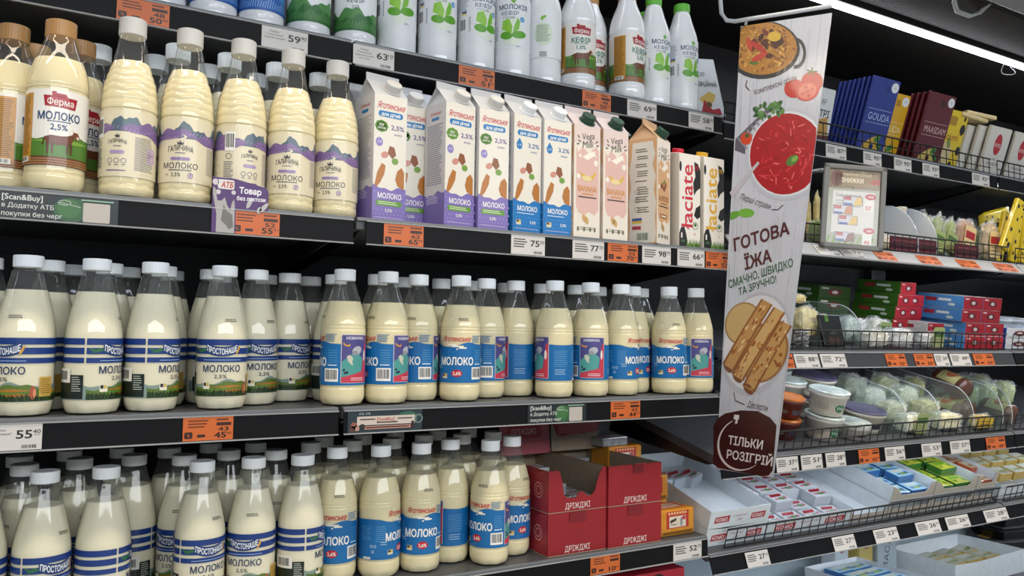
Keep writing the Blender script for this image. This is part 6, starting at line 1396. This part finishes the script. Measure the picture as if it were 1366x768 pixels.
P = Print(); P.rect(-.04, .004, .04, .034, 'd9b422', 0); P.lines(-.03, .03, .022, .01, 2, '8a5a18', 1, t=.004); L_yel = P.mesh(flatmap(0), 0, 0, .35, .4)
bag('cheese_bag', 'flat yellow cheese bag behind the fence below the cheese rolls', 'bag', 'flat yellow cheese bags', tuple(C4.P(2.548, .043, .003)), C4.R(), (.105, .033, .048), 'c9a83a', L_yel, 1)
bag('cheese_bag', 'pale yellow cheese bag at the back of the third gap', 'bag', None, tuple(C4.P(2.515, .26, .003)), C4.R(), (.060, .070, .110), 'cdbb6a', None, 2)
# smoked cheese rolls
def roll(label, loc, rot, r, L):
    t = thing('cheese_roll', label, 'cheese roll', loc, rot=rot, group='smoked cheese rolls')
    bm = lathe([(0, r * .5), (.004, r * .86), (.012, r), (L - .012, r), (L - .004, r * .86), (L, r * .5)], 28); bmesh.ops.rotate(bm, verts=bm.verts, cent=(0, 0, 0), matrix=Matrix.Rotation(math.pi / 2, 3, 'X')); obj('casing', bm, mat('5a3423', .28, coat=.6, noise=.1, scale=30), t, smooth=True)
    q = Print(); q.rect(-r * 1.3, L * .22, r * 1.3, L * .78, 'b5ad78', 0); q.ell(0, L * .5, r * .8, L * .16, 'a8603a', 1); q.lines(-r, r, L * .3, .01, 2, '6a5a3a', 1, t=.003)
    obj('printed_label', q.mesh(lambda u, v, e: Vector(((r + .0006 + e) * math.sin(u / r), -v, (r + .0006 + e) * math.cos(u / r))), .006, 0), None, t)
roll('brown smoked cheese roll raised between the clear dividers', tuple(C4.P(2.585, .235, .116)), C4.R(-.12, .1), .034, .125); roll('brown smoked cheese roll under the raised one', tuple(C4.P(2.590, .215, .0355)), C4.R(), .034, .12)
roll('brown smoked cheese roll lying behind the yellow bag', tuple(C4.P(2.516, .195, .0345)), C4.R(.04), .031, .11); roll('brown smoked cheese roll in the far bay', tuple(DK[3].P(XD + .075, .15, .0355)), DK[3].R(.05), .034, .11)
for k in range(6): bag('cheese_bag', 'pale green cheese bag in the far bay, %s row, %s from the upright' % (('front', 'back')[k // 3], ORD[k % 3]), 'bag', 'pale green bags in the far bay', tuple(DK[3].P(XD + .085 + .115 * (k % 3), .215 + .09 * (k // 3), .003)), DK[3].R(), (.088, .066, .10), 'b5bd8a', None, k)
# ---- fifth shelf: white cardboard trays with small cheese bricks
M_tray = mat('d6dde0', .5, noise=.05, scale=40, name='white_tray_board'); M_traye = mat('b3aa9c', .6, name='raw_tray_edge')
def open_tray(dk, x0, x1, h0, h, dp, label, d0=.03, front='cut', art=None, group='white cardboard trays'):
    t = thing('cardboard_tray', label, 'tray', tuple(dk.P(x0, d0, h0 + .0006)), rot=dk.R(), group=group); W = x1 - x0; th = .0018
    obj('bottom_panel', boxm(0, W, 0, dp, 0, th), M_tray, t)
    for xx in (0, W - th): obj('side_panel', boxm(xx, xx + th, th, dp - th, th, h), M_tray, t)
    obj('back_panel', boxm(0, W, dp - th, dp, th, h), M_tray, t)
    prof = [(0, th), (W, th), (W, h)] + ([(W * .93, h), (W * .86, h * .55), (W * .80, h * .36), (W * .24, h * .36), (W * .18, h * .55), (W * .12, h * .8)] if front == 'cut' else [(W * .9, h), (W * .3, h * .92)] if front == 'full' else [(W * .95, h * .5), (W * .05, h * .5)]) + [(0, h)]
    bm = bmesh.new(); prism(bm, prof, 0, th); f = obj('front_panel', bm, M_traye if front != 'full' else M_tray, t)
    if art: obj('lettering', art(W, h).mesh(flatmap(0)), None, f)
    return t
def komo(W, h):
    q = Print()
    for a in (.20, .80): q.poly(((W * (a - .12), h * .28), (W * (a + .12), h * .30), (W * (a + .13), h * .66), (W * (a - .11), h * .62)), 'a8202e', 0); q.text('КОМО', W * a, h * .46, h * .20, 'e6dede', 1, wd=W * .19, bold=.02)
    q.text('З КАРПАТ', W * .5, h * .58, h * .14, '9a3a42', 0, wd=W * .24); q.text('СИР', W * .5, h * .36, h * .13, '9a3a42', 0)
    return q
_bm = {}
def cheese_brick(dk, x, d, h, rz, kind, label, group, size=(.070, .048, .027)):
    w, dd, hh = size
    if (kind, size) not in _bm:
        bm = bmesh.new(); box(bm, -w / 2, w / 2, -dd / 2, dd / 2, 0, hh, bev=.002); bm.normal_update(); cols = {'pink': ('c3c9cc', 'b5bcc2'), 'blue': ('8fc0d6', '2a5f96'), 'green': ('c9cc4a', '2f6a2a'), 'orange': ('c9a48a', 'a8481c'), 'foil': ('b9bcb0', 'c3a85a')}[kind]
        for f in bm.faces: f.material_index = 0 if f.normal.z > .5 else 1
        a = bpy.data.meshes.new('brick'); bm.to_mesh(a); bm.free(); a.materials.append(mat(cols[0], .3, coat=.4)); a.materials.append(mat(cols[1], .3, coat=.4))
        q = Print(); c = {'pink': ('a81c28', '5f8a4a', 'c06a8a'), 'blue': ('d6d8c8', '8aa83a', '2a62a8'), 'green': ('6aa82a', 'd9d25a', '3f8a2a'), 'orange': ('d3cdb4', 'c4581c', '5f8a3a'), 'foil': ('d3d4c4', '8a9a4a', '9a8a3a')}[kind]
        q.rect(-w * .44, -dd * .40, w * .44, dd * .40, {'pink': 'd3d8da', 'blue': 'a6cfdf', 'green': 'b9c43a', 'orange': 'cbb89c', 'foil': 'c9ccbc'}[kind], 0)
        q.poly(((-w * .40, dd * .05), (w * .20, dd * .05), (w * .36, dd * .34), (-w * .30, dd * .34)), c[0], 1); q.ell(w * .05, -dd * .18, w * .20, dd * .14, c[1], 1, n=12); q.ell(w * .28, -dd * .12, w * .09, dd * .16, c[2], 2, n=10); q.ell(-w * .25, -dd * .2, w * .10, dd * .10, c[2], 2, n=10)
        _bm[kind, size] = (a, q.mesh(lambda u, v, e: Vector((u, v, hh + .0003 + e)), 0, 0, .3, .4))
    a, pm = _bm[kind, size]; o = obj('cheese_brick', a, None, None, tuple(dk.P(x, d, h)), dk.R(rz)); tag(o, label, 'cheese', group); obj('printed_top', pm, None, o)
NM = ['foil', 'pink', 'empty', 'blue', 'green', 'orange']
EDG = [(1.405, 1.612), (1.618, 1.945), (1.950, 2.112), (2.117, 2.318), (2.323, 2.542), (2.547, 2.655)]
TH = .047
for i, ((a, b), nm) in enumerate(zip(EDG, NM)):
    open_tray(C5, a, b, 0, TH, .33, {'foil': 'lower white tray marked КОМО behind the fence, nearest the yeast packs', 'pink': 'white tray filled with pink and red labelled bricks', 'empty': 'empty white cardboard tray', 'blue': 'lower white tray under the blue bricks', 'green': 'lower white tray under the green bricks', 'orange': 'lower white tray under the orange bricks'}[nm], front='full' if nm in ('foil', 'pink') else 'low', art=komo if nm in ('foil', 'pink') else None)
    if nm in ('foil', 'blue', 'green', 'orange'):
        open_tray(C5, a, b, TH + .0008, TH, .33, {'foil': 'upper white tray marked КОМО, nearest the yeast packs', 'blue': 'upper white tray holding blue bricks', 'green': 'upper white tray holding green bricks', 'orange': 'upper white tray holding orange bricks'}[nm], front='full' if nm == 'foil' else 'cut', art=komo if nm == 'foil' else None)
def fill(nm, a, b, h0, rows, layers, sz, kind, cols):
    n = 0
    for L in range(layers):
        for r in range(rows):
            for c in range(cols):
                if L == 1 and (r < rows // 2 - (c % 2)): continue
                x = a + .006 + (b - a - .012) * (c + .5) / cols; d = .060 + r * (sz[1] + .004) + .003 * (c % 2)
                if d > .33: continue
                cheese_brick(C5, x, d, h0 + .0042 + L * (sz[2] + .0006), .05 * ((c + r) % 3 - 1), kind, '%s-labelled cheese brick, row %s, place %s%s' % (kind, ORD[r], ORD[c], ' on top' if L else ''), '%s cheese bricks on the tray shelf' % kind, sz); n += 1
fill('pink', EDG[1][0], EDG[1][1], 0, 5, 2, (.070, .048, .027), 'pink', 4)
fill('blue', EDG[3][0], EDG[3][1], TH, 5, 2, (.082, .048, .019), 'blue', 2); fill('green', EDG[4][0], EDG[4][1], TH, 5, 2, (.086, .050, .022), 'green', 2); fill('orange', EDG[5][0], EDG[5][1], TH, 5, 2, (.042, .048, .018), 'orange', 2)
for k in range(3): cheese_brick(C5, EDG[0][0] + .04 + .05 * k, .26, TH + .004, .2 * k, 'pink', 'white foil brick at the back of the КОМО tray, %s' % ORD[k], 'bricks in the КОМО tray')
for k in range(12): cheese_brick(DK[4], XD + .075 + .085 * (k % 4), .07 + .075 * (k // 4), .05, 0, 'foil', 'dark foil brick in the far bay tray, row %s, place %s' % (ORD[k // 4], ORD[k % 4]), 'dark foil bricks in the far bay', (.07, .05, .03))
open_tray(DK[4], XD + .03, XD + .39, 0, TH, .30, 'brown tray of the far bay with foil bricks', front='full')
# ---- the lower well: pale liner, trays and black meal boxes
struct('wall_lower', boxm(1.40, 3.85, 1.84, 1.87, .30, CZ - .50), mat('b3c4ca', .5, noise=.05, scale=6, name='pale_blue_liner'))
C6 = CZ - .80
sh6 = shelf('lowest deck of the cheese bay below the tray shelf', 1.3925, 3.85, C6, 1.36)
def low(px, py, Y): return ony(px, py, Y)
class Flat:
    t = 0.0
    def __init__(s, D, z): s.D, s.z = D, z
    def P(s, x, d, h=0.0): return Vector((x, s.D + d, s.z + h))
    def R(s, rz=0.0, rx=0.0, ry=0.0): return (0, 0, rz)
G6 = Flat(1.36, C6)
ta = low(1112, 752, 1.62).x; tb = low(1240, 768, 1.46).x
open_tray(G6, ta - .02, tb, 0, .085, .30, 'white tray of blue cheese bricks on the lowest deck', d0=.05, front='full')
for k in range(8): cheese_brick(G6, ta + .05 + (tb - ta - .10) * ((k % 2) + .5) / 2, .10 + .065 * (k // 2), .052, .01 * k, 'blue', 'blue cheese brick on the lowest deck, row %s, place %s' % (ORD[k // 2], ORD[k % 2]), 'blue bricks on the lowest deck', (.10, .055, .03))
for k in range(8): cheese_brick(G6, ta + .05 + (tb - ta - .10) * ((k % 2) + .5) / 2, .10 + .065 * (k // 2), .020, .0, 'blue', 'blue cheese brick under another on the lowest deck, row %s, place %s' % (ORD[k // 2], ORD[k % 2]), 'blue bricks on the lowest deck', (.10, .055, .03))
tc = low(1258, 745, 1.56).x; td = low(1366, 760, 1.50).x
open_tray(G6, tc, td + .05, .0, .075, .24, 'white tray of foil cheese bricks on the lowest deck', d0=.16, front='full')
for k in range(6):
    for L in range(2): cheese_brick(G6, tc + .06 + .10 * (k % 3), .215 + .070 * (k // 3), .003 + .033 * L, .04 * k, 'foil', 'gold foil cheese brick on the lowest deck, place %s, layer %s' % (ORD[k], ORD[L]), 'foil bricks on the lowest deck', (.092, .06, .032))
M_blk = mat('101112', .3, coat=.5)
def meal_box(label, loc, rz):
    t = thing('meal_box', label, 'box', loc, rz, 'black meal boxes'); bm = bmesh.new()
    box(bm, -.11, .11, -.08, .08, 0, .035, bev=.004)
    for v in bm.verts:
        if v.co.z < .01: v.co.x *= .86; v.co.y *= .82
    obj('base_tray', bm, M_blk, t); obj('rim', boxm(-.116, .116, -.086, .086, .034, .039, .002), M_blk, t); bm = bmesh.new(); box(bm, -.10, .10, -.07, .07, .039, .052, bev=.006); obj('clear_lid', bm, clear('cfd4d6', .06, .06), t)
    q = Print(); q.rect(-.095, -.022, .095, .022, 'c9a22a', 0); q.lines(-.08, .08, .004, .014, 2, '5a4a14', 1, t=.006); obj('paper_sleeve', q.mesh(lambda u, v, e: Vector((u, v, .0524 + e))), None, t)
mb = low(1345, 735, 1.70)
for k in range(3): meal_box('black meal box with yellow sleeve on the lowest deck, %s from the bottom' % ORD[k], (3.18 + .02 * (k % 2), 1.720 - .006 * k, C6 + .001 + .0535 * k), -.25 + .08 * k)
bg = low(1180, 735, 1.70)
for k, (dx, c, rz, lb) in enumerate(((-.12, 'b9a45a', .15, 'beige butter carton at the back of the lowest deck'), (-.02, '9aa8ac', -.1, 'pale carton with black lettering at the back of the lowest deck'), (-.24, 'c3ccd2', .2, 'white carton with red emblem at the back of the lowest deck'))):
    P = Print(); P.rect(.003, .003, .087, .177, c, 0); P.text('МАСЛО', .045, .09, .022, '33383a', 1, wd=.14, rot=1.4) if k == 1 else P.ring(.045, .12, .02, .004, '9a3a3a', 1)
    make_packs('butter_carton', .09, .18, .05, c, P, [((bg.x + dx, 1.735, C6 + .0008), (0, 0, rz), lb)], None, 'carton')
# bright red crate under the yeast shelf
rc = low(905, 760, 1.52)
t = thing('red_crate', 'bright red box with a dark hand hole below the yeast shelf', 'box', (1.205, 1.50, S4 - .36 + .0005)); zc = rc.z - (S4 - .36) + .012
bm = bmesh.new(); box(bm, 0, .17, 0, .25, 0, zc, bev=.003); obj('body', bm, mat('b01c30', .4), t); q = Print(); q.ell(.085, zc - .018, .020, .012, '16080a', 0); obj('hand_hole', q.mesh(flatmap(0)), None, t)
